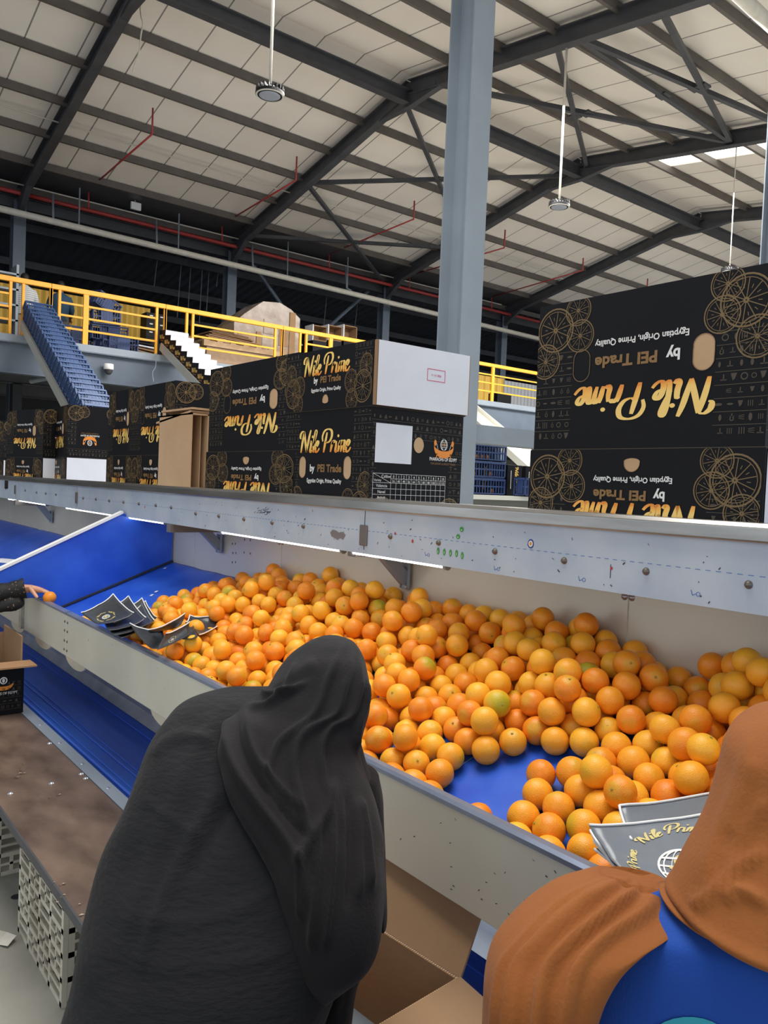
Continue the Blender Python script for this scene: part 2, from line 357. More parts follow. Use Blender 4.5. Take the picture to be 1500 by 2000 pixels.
# dark neighbouring bay beyond the eave
mb = MB(); zb0, zb1 = 8.5, 6.6
mb.add([(XA, YE + .2, 9.2), (XB, YE + .2, 9.2), (XB, 34, 7.2), (XA, 34, 7.2)], [(0, 1, 2, 3)]); mb.box((XA, YE + .2, 9.2), (XB, YE + .3, 9.6))
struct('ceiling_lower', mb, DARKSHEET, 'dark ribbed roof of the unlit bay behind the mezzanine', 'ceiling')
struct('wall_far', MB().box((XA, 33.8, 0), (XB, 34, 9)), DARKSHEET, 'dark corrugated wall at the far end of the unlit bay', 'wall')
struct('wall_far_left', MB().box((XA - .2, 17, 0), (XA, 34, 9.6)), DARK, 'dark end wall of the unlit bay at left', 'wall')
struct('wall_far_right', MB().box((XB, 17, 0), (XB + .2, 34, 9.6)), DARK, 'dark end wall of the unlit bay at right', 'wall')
for i, y in enumerate((24.5, 27, 29.5, 32)):
    tag(MB().bar((XA, y, 8.9 - (y - 22.6) * .175), (XB, y, 8.9 - (y - 22.6) * .175), .22, .1).build('bay_purlin', STEEL_DK), 'dark purlin of the unlit bay, %s from the eave' % ORD[i], 'purlin', 'unlit bay purlins')
for i, (p, q) in enumerate((((472, 485), (560, 610)), ((735, 555), (640, 640)), ((575, 610), (600, 640)))[:2]):
    a = ony(*p, 22.6); b = ony(*q, 22.6)
    tag(MB().tube([a, b], .06, 8).build('knee_brace', STEEL_BL), ['sloping grey brace beside the eave column at left of the wrapped pallet', 'sloping grey brace leading up to the eave column right of the wrapped pallet'][i], 'brace')
# pipes
o = MB().tube([ony(-60, 353, 21.9), ony(1100, 640, 21.9)], .055, 10).build('sprinkler_main', RED, smooth=True); tag(o, 'long red sprinkler main pipe running under the eave', 'pipe')
o = MB().tube([ony(-60, 393, 21.6), ony(1100, 673, 21.6)], .085, 12).build('drain_pipe', WHITEPIPE, smooth=True); tag(o, 'thick white drain pipe running below the red sprinkler main', 'pipe')
br = [(173, 408, 173, 370, 297, 262, 295, 210, 'long red branch pipe at left under the roof'), (434, 472, 434, 438, 578, 352, 580, 306, 'red branch pipe following the third frame rafter'),
      (643, 527, 643, 496, 808, 428, 808, 392, 'red branch pipe left of the big column'), (800, 566, 800, 538, 985, 484, 987, 449, 'red branch pipe passing behind the big column'),
      (960, 604, 960, 580, 1138, 528, 1139, 504, 'red branch pipe right of the big column near the eave'), (1100, 640, 1100, 612, 1264, 562, 1264, 544, 'farthest red branch pipe above the big black carton')]
for a in br:
    p0 = ony(a[0], a[1], 21.9); p1 = ony(a[2], a[3], 21.9)
    # branch runs level towards the viewer (along -Y)
    d = ray(a[4], a[5]); k = (p1.z - EYE.z) / d.z; p2 = EYE + d * k
    d = ray(a[6], a[7]); k = p2.y / d.y; p3 = EYE + d * k; p3.x = p2.x; p3.z = min(p3.z, roofz(p3.y) - .06); p2.z = min(p2.z, p3.z - .1); p1.z = p2.z
    o = MB().tube([p0, p1], .022, 8).tube([p1, p2], .022, 8).tube([p2, p3], .022, 8).build('sprinkler_branch', RED, smooth=True); tag(o, a[8], 'pipe', 'sprinkler branches')
k = 0
for i, u in enumerate((103, 305, 492, 675)):
    v0 = 367 + .2457 * u; a = ony(u, v0 - 2, 21.75); b = a + Vector((0, -.1, -.55)); c_ = b + Vector((.16, -.05, -.22)); c_.z = a.z - .62
    o = MB().tube([a + Vector((0, 0, .15)), b, c_], .03, 8).build('pipe_elbow', STEEL_GR, smooth=True); tag(o, 'short bent grey drop pipe above the white drain pipe, %s from the left' % ORD[i], 'pipe', 'bent drop pipes')
for i, u in enumerate((156, 350, 563, 680)):
    v0 = 367 + .2457 * u
    o = MB().tube([ony(u, v0 - 45, 21.75), ony(u - 2, v0 + 42, 21.65)], .02, 6).build('pipe_hanger', STEEL_GR); tag(o, 'thin vertical hanger rod crossing the red and white pipes, %s from the left' % ORD[i], 'rod', 'pipe hanger rods')
# cable conduits drooping under the purlins
for i, (pts, lab) in enumerate((([(-20, 183), (170, 243), (330, 300), (560, 360), (760, 420), (1000, 505), (1100, 545)], 'thin pale cable clipped along a purlin across the far pitch'),
                   ([(-20, 305), (160, 352), (270, 388), (440, 432), (610, 478), (750, 515), (980, 580)], 'thin pale cable drooping above the red sprinkler main'))):
    P = []
    for u, v in pts:
        y = 19.0 if i == 0 else 21.9
        p = ony(u, v, y); p.z = min(p.z, roofz(y) - .2); P.append(p)
    tag(MB().tube(smooth_pts(P, 6), .018, 6).build('ceiling_cable', mat('cable_sheath', (196, 190, 180), .6)), lab, 'cable')
P = [ony(*p, 15.0) for p in [(274, 0), (275, 30), (279, 45), (275, 70), (272, 100), (262, 130), (260, 140)]]
P = [P[0] + Vector((0, 0, .8))] + P
tag(MB().tube(smooth_pts(P, 4), .014, 6).build('dangling_cord', WHITEPIPE, smooth=True), 'loose white cord dangling from the roof at upper left', 'cord')
# white fluorescent tube / pipe at the top right corner
a = onz(1432, -20, 8.2); b = onz(1520, 62, 8.2)
tag(MB().tube([a, b], .09, 12).build('white_duct', WHITEPIPE, smooth=True), 'thick white pipe crossing the top right corner', 'pipe')
# flood light
p = ony(265, 403, 21.6)
t = thing('flood_light', 'small white square flood light hung under the far eave', 'lamp', p)
MB().box((-.14, -.05, -.1), (.14, .03, .1)).build('lamp_head', mat('white_housing', (232, 234, 236), .4), t, bevel=.015)
MB().tube([(-.02, 0, .1), (-.02, 0, .3)], .02, 6).build('bracket', STEEL_GR, t)
# high-bay lamps
HB = mat('black_lamp_body', (30, 30, 32), .4, .4); LENS = mat('lamp_lens', (150, 156, 172), .25)
for i, (u, v, x, lab) in enumerate(((527, 183, 5.24, 'round black high-bay lamp hanging on a white rod at upper left'), (1092, 402, 11.3, 'round black high-bay lamp hanging on a white rod right of the big column'), (1425, 530, 17.3, 'high-bay lamp half hidden behind the big black carton on a thin rod'))):
    p = onx(u, v, x); R_ = .19
    t = thing('high_bay_lamp', lab, 'lamp', p, 0, 'hanging high-bay lamps')
    h = MB().lathe([(.0, .10), (.05, .10), (.06, .06), (R_ * .75, .05), (R_, .015), (R_, -.02), (R_ * .80, -.03)], n=32)
    for k in range(20):
        q = 2 * PI * k / 20; m_ = Matrix.Rotation(q, 4, 'Z'); h.box((R_ * .62, -.008, .03), (R_ * .98, .008, .075), M=m_)
    h.build('housing', HB, t, smooth=False)
    MB().lathe([(0, -.040), (R_ * .6, -.040), (R_ * .74, -.030)], n=32).build('lens', LENS, t)
    l = MB().lathe([(R_ * .86, -.026), (R_ * .9, -.034), (R_ * .97, -.028), (R_ * .97, -.02)], n=40)
    l.build('vent_ring', mat('lamp_silver', (210, 205, 195), .4), t)
    zt = roofz(p.y) - .5 - p.z if i < 2 else roofz(p.y) - .5 - p.z
    MB().tube([(0, 0, .13), (0, 0, zt)], .021 if i < 2 else .012, 8).build('hanging_rod', WHITEPIPE, t, smooth=True)
    MB().tube(smooth_pts([(0, 0, .09), (.03, 0, .12), (0, 0, .16), (-.02, 0, .13)], 4), .008, 6).build('hook', BOLT, t)

# ================================================================ MEZZANINE
YM, ZD = 17.0, 4.33
def mx(u, v=650): return ony(u, v, YM).x
o = MB().box((XA + .02, YM, ZD - .14), (XB - .02, 25.95, ZD)).build('mezzanine_deck', STEEL_GR); tag(o, 'grey mezzanine deck behind the yellow guard rail', 'deck')
o = MB().ibeam((XA, YM + .12, ZD - .45), (XB, YM + .12, ZD - .45), .62, .24, t=.025).build('mezzanine_beam', STEEL_BL); tag(o, 'long blue-grey edge beam under the mezzanine deck', 'beam')
for i, y in enumerate((20.5, 24)):
    tag(MB().ibeam((XA, y, ZD - .4), (XB, y, ZD - .4), .45, .2).build('mezzanine_beam', STEEL_DK), 'dark inner beam under the mezzanine deck, %s behind the edge beam' % ORD[i], 'beam')
for i, x in enumerate((-2.4, mx(163, 760), 11.4, 18.0, 24.0)):
    tag(MB().box((x - .16, YM + .02, 0), (x + .16, YM + .24, ZD - .75)).build('mezzanine_column', STEEL_BL, bevel=.01), ['blue-grey mezzanine column at the left end', 'blue-grey mezzanine column right of the blue crate chute', 'blue-grey mezzanine column behind the stacked cartons', 'blue-grey mezzanine column behind the white chute', 'blue-grey mezzanine column at the right end'][i], 'column')
tag(MB().box((ony(22, 800, 20.5).x, 20.4, 0), (ony(40, 800, 20.5).x, 20.7, ZD - .6)).build('mezzanine_column', DARK), 'dark inner column under the mezzanine at far left', 'column')
tag(MB().box((XA, 25.9, 0), (XB, 26.1, 3.1)).build('ground_partition', mat('grey_partition', (122, 122, 114), .8, var=.05)), 'long low grey wall under the mezzanine', 'partition')
struct('wall_mezzanine', MB().box((XA, 26, 3.1), (XB, 26.05, ZD)), DARK, 'dark band above the low grey wall under the mezzanine', 'wall')
# guard rail: five sections
def rail_section(lab, us, thick, x_mid, loops=()):
    x0, x1 = mx(us[0]), mx(us[-1])
    t = thing('guard_rail', lab, 'railing', (x0, YM + .06, ZD), 0, 'yellow mezzanine guard rails')
    MB().box((0, -.04, 1.03), (x1 - x0, .04, 1.13)).build('top_rail', YEL, t, bevel=.008)
    for u in us:
        x = mx(u) - x0; w_ = .055 if u in thick else .028
        if u == us[-1] and u not in thick and u in (1110,): continue
        MB().box((x - w_, -.03, -.05), (x + w_, .03, 1.04)).build('post', YEL, t, bevel=.006)
    for a, b in x_mid:
        for z in (.29, .54, .79): MB().box((mx(a) - x0, -.018, z - .02), (mx(b) - x0, .018, z + .02)).build('middle_rail', YEL, t)
    for a, b in loops: MB().box((mx(a) - x0, -.03, -.06), (mx(b) - x0, .03, -.01)).build('toe_piece', YEL, t)
rail_section('yellow guard rail section at far left, in front of the man in the striped shirt', [-130, -60, 20, 45, 99], (), [(-130, 20)], [(20, 45)])
rail_section('yellow guard rail section with the thick post, between the two chutes', [99.5, 116, 168, 307, 323], (168,), [(116, 307)], [(307, 323)])
rail_section('yellow guard rail section in front of the film-wrapped pallet', [323.5, 366, 378, 540, 554], (), [(378, 540)])
rail_section('yellow guard rail section in front of the open wooden boxes', [554.5, 589, 601, 649, 760, 905], (649,), [(601, 905)])
rail_section('yellow guard rail section seen between the column and the big black carton', [905.5, 928, 969, 1110, 1230], (969,), [(928, 1110)])
# partitions on the deck
tag(MB().box((mx(20), 21.6, ZD), (ony(292, 650, 21.6).x, 21.65, ZD + 1.95)).build('sheet_partition', YELSHEET), 'yellow corrugated sheet partition behind the two men', 'partition')
tag(MB().box((ony(925, 740, 19.6).x, 19.6, ZD), (ony(985, 740, 19.6).x, 19.64, ZD + 1.25)).build('sheet_partition', YELSHEET), 'short yellow corrugated sheet seen behind the right-hand rail', 'partition')
tag(MB().box((ony(985, 740, 19.58).x, 19.58, ZD), (ony(1300, 780, 19.6).x, 19.62, ZD + 1.2)).build('sheet_partition', GREYSHEET), 'grey corrugated sheet behind the right-hand rail', 'partition')
# ---- blue crates
BCR = mat('blue_crate_plastic', (46, 66, 112), .45, var=.15, scale=6); BCR2 = mat('slate_crate_plastic', (60, 82, 122), .45, var=.12, scale=8)
def crate_mb(L_=.6, W_=.4, H_=.2, grid=False):
    mb = MB(); t = .012
    a, b = L_ / 2, W_ / 2
    mb.box((-a, -b, 0), (a, b, t))
    def side(fn, ln):
        nr = max(4, int(ln / .055))
        mb.box(*fn(0, ln, H_ - .03, H_, .012)); mb.box(*fn(0, ln, 0, .03, .0)); mb.box(*fn(0, ln, H_ * .48, H_ * .56, .0))
        for k in range(nr + 1):
            c_ = k * (ln - .012) / nr; mb.box(*fn(c_, c_ + .012 + (.012 if k in (0, nr) else 0), .02, H_ - .01, .002))
        if not grid: mb.box(*fn(ln * .28, ln * .72, .04, H_ * .9, -.002))
    def fx(sy):
        def g(s0, s1, z0, z1, e):
            y0, y1 = (b - t, b + e) if sy > 0 else (-b - e, -b + t); return (-a + s0, y0, z0), (-a + s1, y1, z1)
        return g
    def fy(sx):
        def g(s0, s1, z0, z1, e):
            x0, x1 = (a - t, a + e) if sx > 0 else (-a - e, -a + t); return (x0, -b + s0, z0), (x1, -b + s1, z1)
        return g
    side(fx(1), L_); side(fx(-1), L_); side(fy(1), W_); side(fy(-1), W_)
    return mb
# ---- chute of nested crates
def chute(name, lab, p0, p1, width, m, side_h=.1, thick=.04):
    p0, p1 = Vector(p0), Vector(p1); t = thing(name, lab, 'chute', p1)
    d = p0 - p1; a = Vector((1, 0, 0)); n_ = a.cross(d).normalized(); n_ = n_ if n_.z > 0 else -n_
    mb = MB(); mb.prism([(-width / 2, -thick), (width / 2, -thick), (width / 2, 0), (-width / 2, 0)], (0, 0, 0), a, n_, d); mb.build('slide_bed', m, t)
    for s_ in (-1, 1):
        mb = MB(); mb.prism([(s_ * width / 2 - .02, -thick - .03), (s_ * width / 2 + .02, -thick - .03), (s_ * width / 2 + .02, side_h), (s_ * width / 2 - .02, side_h)], (0, 0, 0), a, n_, d); mb.build('side_rail', m, t)
    return d, n_
CH = mat('chute_metal', (196, 196, 188), .4, .2)
pA = onx(70, 606, 4.62); pA = ony(72, 605, 17.0); pB = ony(152, 815, 12.6)
pB.x = pA.x * .97
d, n_ = chute('crate_chute', 'pale metal slide carrying the nested blue crates down from the mezzanine', pA - Vector((0, 0, .35)), pB - Vector((0, 0, .35)), .56, CH)
dn = d.normalized(); first = None; NC = 24
for k in range(NC):
    q = pB - Vector((0, 0, .33)) + d * (k / (NC - 1.0))
    X = Vector((1, 0, 0)); Zc = (dn * .92 + n_ * .40).normalized(); Yc = Zc.cross(X).normalized()
    M_ = Matrix((X, Yc, Zc)).transposed().to_4x4(); M_.translation = q + n_ * .2
    lab = 'blue plastic crate nested in the row sliding down the left chute' if k < NC - 1 else 'topmost blue crate of the nested row, leaning at the mezzanine edge'
    if first is None:
        first = thing('plastic_crate', lab, 'crate', group='nested blue crates on the chute', M=M_); crate_mb(.5, .36, .2).build('crate_shell', BCR2, first)
    else: dup(first, M_, lab)
# ---- chute of cartons
pA = ony(338, 655, 17.0); pB = ony(398, 775, 13.6); pB.x = pA.x * .985
d, n_ = chute('carton_chute', 'pale metal slide carrying folded black cartons down from the mezzanine', pA - Vector((0, 0, .3)), pB - Vector((0, 0, .3)), .55, CH)
dn = d.normalized(); first = None
for k in range(12):
    q = pB - Vector((0, 0, .28)) + d * (k / 11.0); X = Vector((1, 0, 0)); Zc = Vector((0, -.12, 1)).normalized(); Yc = Zc.cross(X).normalized()
    M_ = Matrix((X, Yc, Zc)).transposed().to_4x4(); M_.translation = q + n_ * .06
    if first is None:
        first = thing('carton_tray', 'black carton tray with white end in the row on the right chute', 'carton', group='carton trays on the chute', M=M_)
        MB().box((-.27, -.16, 0), (.27, .16, .30)).build('tray_body', BLACKC, first)
        MB().box((-.265, -.168, .10), (.265, -.158, .295)).build('white_end', CARDW, first); MB().box((-.26, -.15, .30), (.26, .15, .304)).build('tray_top', CARDW, first)
        g = MB()
        fn = lambda a, b: Vector((-.272, -a, .15 + b))
        nile_prime(g, fn, 0, 0, .26, .09); put_text(g, 'PEI Trade', fn, 0, -.08, width=.14)
        g.build('lettering', GOLD, first)
    else: dup(first, M_)
# ---- empty white chute
pA = ony(905, 778, 17.0); pB = ony(1100, 955, 12.4); pB.x = ony(1060, 940, 12.4).x
a_ = ony(905, 790, 17.0); b_ = ony(1060, 925, 11.6)
t = thing('conveyor_chute', 'empty white metal chute descending behind the blue-grey beam at right', 'chute', b_)
d = a_ - b_; s_ = Vector((0, 0, 1)); side = d.cross(s_).normalized()
up = side.cross(d).normalized(); up = up if up.z > 0 else -up
CHW = mat('white_chute_metal', (226, 226, 216), .35, .1)
MB().prism([(-.25, -.03), (.25, -.03), (.25, 0), (-.25, 0)], (0, 0, 0), side, up, d).build('slide_bed', CHW, t)
for q in (-.27, .27): MB().prism([(q - .02, -.08), (q + .02, -.08), (q + .02, .1), (q - .02, .1)], (0, 0, 0), side, up, d).build('side_rail', CHW, t)
# ---- blue-grey beam between columns and small table behind the shelf
z_ = ony(900, 845, 5.7).z
tag(MB().box((5.3, 5.62, z_ - .09), (11.2, 5.82, z_ + .09)).build('tie_beam', STEEL_GR), 'blue-grey tie beam running right from the big column', 'beam')
# stack of lattice crates + cartons on a white-edged bench
p0 = ony(893, 962, 7.6); p1 = ony(1045, 978, 7.6); zt = p0.z - .02
t = thing('sorting_bench', 'white-edged bench holding the blue lattice crates behind the shelf', 'bench', (p0.x, 7.6, 0))
MB().box((-.2, -.05, zt - .06), (3.2, 1.1, zt)).build('bench_top', CHW, t)
MB().box((-.2, -.02, 0), (3.2, 1.0, zt - .06)).build('bench_panel', mat('bench_panel_grey', (96, 98, 92), .7), t)
pc = ony(938, 900, 7.95)
first = None
for k in range(4):
    hgt_ = .235
    M_ = Matrix.Translation((pc.x, 8.0, zt + k * hgt_)) @ Matrix.Rotation(.06 * (k % 2), 4, 'Z')
    lab = 'blue lattice crate in the stack behind the shelf, %s from the bottom' % ORD[k]
    if first is None:
        first = thing('plastic_crate', lab, 'crate', group='blue lattice crates behind the shelf', M=M_); crate_mb(.66, .45, .23, grid=True).build('crate_shell', BCR, first)
    else: dup(first, M_, lab)
SMALLORANGE = mat('distant_orange_peel', (236, 150, 50), .5)
for k, (dx, dz) in enumerate(((-.12, .50), (-.02, .52), (.08, .49), (.16, .28), (-.18, .30), (.2, .06))):
    o = MB().lathe([(0, -.036), (.025, -.026), (.036, 0), (.025, .026), (0, .036)], n=14).build('orange', SMALLORANGE, smooth=True)
    o.location = (pc.x + dx, 7.9, zt + .02 + int(dz / .235) * .235 + .036); tag(o, 'orange lying inside the blue lattice crates behind the shelf', 'orange', 'oranges inside the lattice crates')
lb = ['black carton standing on end beside the lattice crates', 'black carton standing on end, middle one on the bench', 'black carton standing on end at the right of the bench']
for k, u in enumerate((977, 1005, 1040)):
    pc_ = ony(u, 930, 7.8)
    t = thing('carton', lb[k], 'carton', (pc_.x, 7.8 + (.34 if k == 0 else 0), zt), 0, 'cartons on the bench')
    MB().box((-.15, 0, 0), (.15, .3, .44)).build('carton_body', BLACKC, t, bevel=.004)
    g = MB(); nile_prime(g, lambda a, b: Vector((.04 - b * -1, -.002, .24 - a)), 0, 0, .34, .07); g.build('lettering', GOLD, t)
    MB().box((-.08, -.003, .1), (-.07, 0, .36)).build('white_stripe', INKW, t)
pc_ = ony(1033, 945, 7.5)
t = thing('plastic_crate', 'small blue tub standing in front of the cartons on the bench', 'crate', (pc_.x + .02, 7.56, zt)); crate_mb(.28, .2, .26).build('crate_shell', BCR, t)
# ---- things on the deck
def dk(u, v, y): p = ony(u, v, y); return Vector((p.x, y, ZD))
WOODP = mat('pallet_wood', (176, 146, 112), .8, rgb2=(196, 168, 134), scale=6); PAPER = mat('dull_carton_board', (166, 138, 112), .8, var=.08)
def pallet(name, lab, x, y, z=ZD, L_=1.2, W_=1.0):
    t = thing(name, lab, 'pallet', (x, y, z))
    for k in range(6): MB().box((k * L_ / 6 * 1.0, 0, .12), (k * L_ / 6 + .14, W_, .145)).build('deck_board', WOODP, t)
    for k in range(3):
        b_ = k * (W_ - .1) / 2; MB().box((0, b_, 0), (L_, b_ + .1, .12)).build('bearer', WOODP, t)
    return t
x0 = ony(455, 700, 18.6).x; x1 = ony(582, 700, 18.6).x
pallet('pallet', 'wooden pallet under the film-wrapped stack of board', x0, 18.6, L_=x1 - x0)
ztop = ony(520, 586, 18.6).z
t = thing('wrapped_stack', 'tall stack of flat brown board wrapped in shiny film behind the yellow rail', 'stack', (x0, 18.6, ZD + .15))
FILM = mat('stretch_film_over_board', (134, 114, 96), .22, rgb2=(176, 158, 142), scale=3, bump=.6, bscale=5)
mb = MB(); W_ = x1 - x0; H_ = ztop - ZD - .15
prof = [(0.02, 0), (W_, 0), (W_ + .02, H_ - .32), (W_ * .86, H_ - .12), (W_ * .68, H_), (W_ * .42, H_ - .05), (W_ * .15, H_ - .45), (0.0, H_ - .72)]
mb.prism(prof, (0, 0, 0), (1, 0, 0), (0, 0, 1), (0, 1.0, 0)); mb.build('film_wrap', FILM, t)
for k_, (a_, b_, c_, d_) in enumerate(((.03, .30, .03, .62), (.42, .64, .03, .5), (.42, .66, .53, 1.0), (.66, .82, .03, .74), (.68, .82, .78, 1.2), (.44, .64, 1.04, 1.42), (.06, .3, .66, .95))): MB().box((W_ * a_, -.018, c_), (W_ * b_, -.002, min(d_, H_ - .1))).build('board_bundle', [PAPER, KRAFT, FILM][k_ % 3], t)
MB().box((W_ * .84, -.03, .02), (W_ * .93, -.005, H_ - .2)).build('corner_board', KRAFT, t); MB().box((W_ * .33, -.03, .02), (W_ * .40, -.005, H_ * .55)).build('corner_board', KRAFT, t)
# stacks of black cartons at left and right of the wrapped pallet
def black_stack(u0, u1, v0, y, nrow, ncol, lab):
    xa, xb = ony(u0, 650, y).x, ony(u1, 650, y).x; zt_ = ony((u0 + u1) / 2, v0, y).z; h = (zt_ - ZD) / nrow; w_ = (xb - xa) / ncol
    first = None
    for r in range(nrow):
        for c_ in range(ncol):
            M_ = Matrix.Translation((xa + w_ * (c_ + .5), y, ZD + r * h))
            l_ = lab + ', %s up%s' % (ORD[r], '' if ncol == 1 else ', %s column' % ('left', 'right')[c_])
            if first is None:
                first = thing('carton', l_, 'carton', group=lab, M=M_); MB().box((-w_ * .48, 0, 0), (w_ * .48, .4, h * .97)).build('carton_body', BLACKC, first)
                MB().box((-w_ * .18, -.006, h * .55), (w_ * .12, 0, h * .68)).build('white_mark', INKW, first)
            else: dup(first, M_, l_)
black_stack(285, 326, 612, 19.6, 7, 2, 'flat black carton stacked left of the carton chute')
black_stack(372, 420, 655, 20.4, 4, 2, 'flat black carton in the low stack behind the middle rail')
black_stack(572, 604, 640, 19.6, 5, 1, 'flat black carton stacked left of the open boxes')
# loose board on a pallet between
x0 = ony(395, 660, 17.6).x; x1 = ony(545, 680, 17.6).x
t = thing('board_pile', 'slanting pile of flattened brown cartons behind the middle guard rail', 'board pile', (x0, 17.6, ZD + .60))
for k in range(9):
    M_ = Matrix.Translation(((k % 3) * .05, 0, k * .035)) @ Matrix.Rotation(.05 + .02 * random.random(), 4, 'Y')
    MB().box((.1 * k * .3, 0, 0), (x1 - x0 - .12 * k, .8, .02), M=M_).build('flat_board', [KRAFT, PAPER, KRAFTD][k % 3], t)
pallet('pallet', 'grey pallet frame under the slanting pile of flattened cartons', x0, 17.5, ZD + .45, L_=x1 - x0, W_=.9)
tag(MB().box((x0 + .1, 17.55, ZD), (x1 - .1, 18.35, ZD + .448)).build('pallet_crate', PAPER), 'dull brown crate below the slanting pile of flattened cartons', 'crate')
t = thing('board_pile', 'upright fan of flat brown board between the chute and the rail post', 'board pile', dk(352, 660, 18.4) - Vector((0, 0, .35)))
for k in range(7): MB().box((k * .035, 0, .35), (k * .035 + .02, .6, 1.15), M=Matrix.Rotation(.12, 4, 'Y')).build('flat_board', [KRAFT, PAPER][k % 2], t)
# open wooden boxes on the right
for k, u in enumerate((612, 642, 672)):
    y = 19.0; xa = ony(u, 650, y).x; zt_ = ony(u, 634, y).z
    t = thing('open_box', 'open light wooden box on the mezzanine, %s of three from the left' % ORD[k], 'box', (xa, y, zt_ - .42), 0, 'open boxes on the mezzanine')
    m_ = MB(); m_.box((0, .38, 0), (.46, .4, .42)); m_.box((0, 0, 0), (.02, .4, .42)); m_.box((.44, 0, 0), (.46, .4, .42)); m_.box((0, 0, 0), (.46, .4, .02)); m_.box((0, 0, .40), (.46, .4, .42)); m_.build('box_shell', KRAFT, t)
    MB().box((-.03, -.01, -.01), (0, .4, .43)).build('edge_sheet', CARDW, t)
    tag(MB().box((xa, y, ZD), (xa + .46, y + .4, zt_ - .42)).build('carton_block', BLACKC), 'stack of black cartons under the open wooden box, %s of three from the left' % ORD[k], 'carton', 'carton blocks under the open boxes')
# blue crates heap on deck
hp = [(215, 650, 18.2, .0, 'slate blue crate at the right foot of the left heap'), (196, 650, 18.6, 0, 'slate blue crate at the left foot of the heap'), (200, 650, 18.5, .36, 'slate blue crate on the heap, second layer left'), (222, 650, 18.4, .36, 'slate blue crate on the heap, second layer right'),
      (205, 650, 18.5, .72, 'slate blue crate on the heap, third layer'), (195, 650, 18.5, 1.05, 'slate blue crate tipped on top of the heap'), (140, 650, 18.6, 0, 'slate blue crate low behind the rail beside the man in blue'), (150, 650, 19.0, .34, 'slate blue crate stacked behind the man in blue'), (240, 650, 17.5, .0, 'slate blue crate lying at the end of the heap'), (250, 650, 19.3, .0, 'slate blue crate behind the end of the heap')]
first = None
for u, v, y, dz, lab in hp:
    p = ony(u, v, y); tilt = .45 if 'tipped' in lab else random.uniform(-.06, .06)
    M_ = Matrix.Translation((p.x, y, ZD + dz)) @ Matrix.Rotation(tilt, 4, 'Y') @ Matrix.Rotation(random.uniform(-.3, .3), 4, 'Z')
    if first is None: first = thing('plastic_crate', lab, 'crate', group='slate blue crates on the deck', M=M_); crate_mb(.6, .4, .33).build('crate_shell', BCR, first)
    else: dup(first, M_, lab)
t = thing('board_pile', 'heap of folded brown and white trays beside the blue crates', 'board pile', dk(262, 660, 18.0))
for k in range(8): MB().box((0, 0, k * .06), (.62 - .02 * k, .5, k * .06 + .03), M=Matrix.Rotation(.2 - .03 * k, 4, 'Y')).build('folded_tray', [KRAFT, CARDW, BLACKC, PAPER][k % 4], t)
for k, (u, y) in enumerate(((940, 18.0), (985, 17.8), (1012, 18.0))):
    p = dk(u, 780, y); t = thing('carton', ['flat black carton lying left of the thick yellow post', 'dark carton lying right of the thick yellow post', 'flat black carton lying at the foot of the grey sheet'][k], 'carton', p)
    MB().box((-.32, 0, 0), (.32, .4, (.14, .42, .16)[k])).build('carton_body', BLACKC, t); MB().box((-.1, -.004, .04), (.02, 0, .09)).build('white_mark', INKW, t)
# rack at far left
t = thing('storage_rack', 'grey rack with black goods at the far left of the mezzanine', 'rack', dk(-20, 640, 18.6))
for k in range(5): MB().box((-.8, 0, .2 + .33 * k), (.55, .5, .24 + .33 * k)).build('shelf_board', STEEL_GR, t)
for x in (-.8, -.1, .5): MB().box((x, 0, 0), (x + .05, .5, 1.75)).build('upright', STEEL_GR, t)
# camera dome
p = ony(212, 722, 16.95)
t = thing('security_camera', 'white dome security camera under the mezzanine beam', 'camera', p + Vector((0, 0, .0)))
MB().lathe([(0, .12), (.1, .12), (.105, .02), (.09, 0)], n=20).build('housing', mat('white_plastic', (232, 232, 232), .35), t, smooth=True)
MB().lathe([(.088, 0), (.075, -.06), (.04, -.1), (0, -.11)], n=20).build('dome', mat('smoked_dome', (60, 62, 66), .1), t, smooth=True)
p = ony(300, 738, 15.5)
tag(MB().tube(smooth_pts([ony(305, 690, 16.9), ony(304, 715, 16.5), ony(298, 728, 16), ony(300, 745, 15.6)], 5), .009, 6).build('hanging_cable', STEEL_GR), 'thin pale cable hanging below the mezzanine beam between the chutes', 'cable')
# fluorescent fitting beneath the mezz
a = ony(60, 745, 18); b = ony(95, 738, 17.6)
tag(MB().tube([a, b], .05, 8).build('tube_light', STEEL_GR), 'unlit tube lamp under the mezzanine beside the crate chute', 'lamp')

# ================================================================ SHELF ABOVE THE TROUGH
XS = 1.70
t = thing('overhead_shelf', 'long steel-edged conveyor shelf carrying the black cartons above the trough', 'shelf', (XS, 0, 1.41))
def sh(p): return Vector(p) - Vector((XS, 0, 1.41))
Y0, Y1 = -.6, 10.5
mb = MB(); mb.prism([(0, 1.405), (.012, 1.405), (.012, 1.56), (0, 1.56)], sh((XS, Y0, 0)), (1, 0, 0), (0, 0, 1), (0, Y1 - Y0, 0))
mb.prism([(.0125, 1.4052), (.05, 1.4052), (.05, 1.417), (.0125, 1.417)], sh((XS, Y0, 0)), (1, 0, 0), (0, 0, 1), (0, Y1 - Y0, 0)); mb.build('front_beam', BEAMW, t)
mb = MB(); mb.prism([(-.014, 1.565), (-.014, 1.592), (-.004, 1.603), (.05, 1.603), (.05, 1.592), (-.002, 1.563), (-.012, 1.560)], sh((XS, Y0, 0)), (1, 0, 0), (0, 0, 1), (0, Y1 - Y0, 0)); mb.build('steel_lip', STEEL, t, bevel=.002)
MB().box(sh((XS + .02, Y0, 1.475)), sh((XS + .75, Y1, 1.49))).build('shelf_bed', CHROME, t)
MB().box(sh((XS + .73, Y0, 1.41)), sh((XS + .75, Y1, 1.53))).build('back_beam', BEAMW, t)
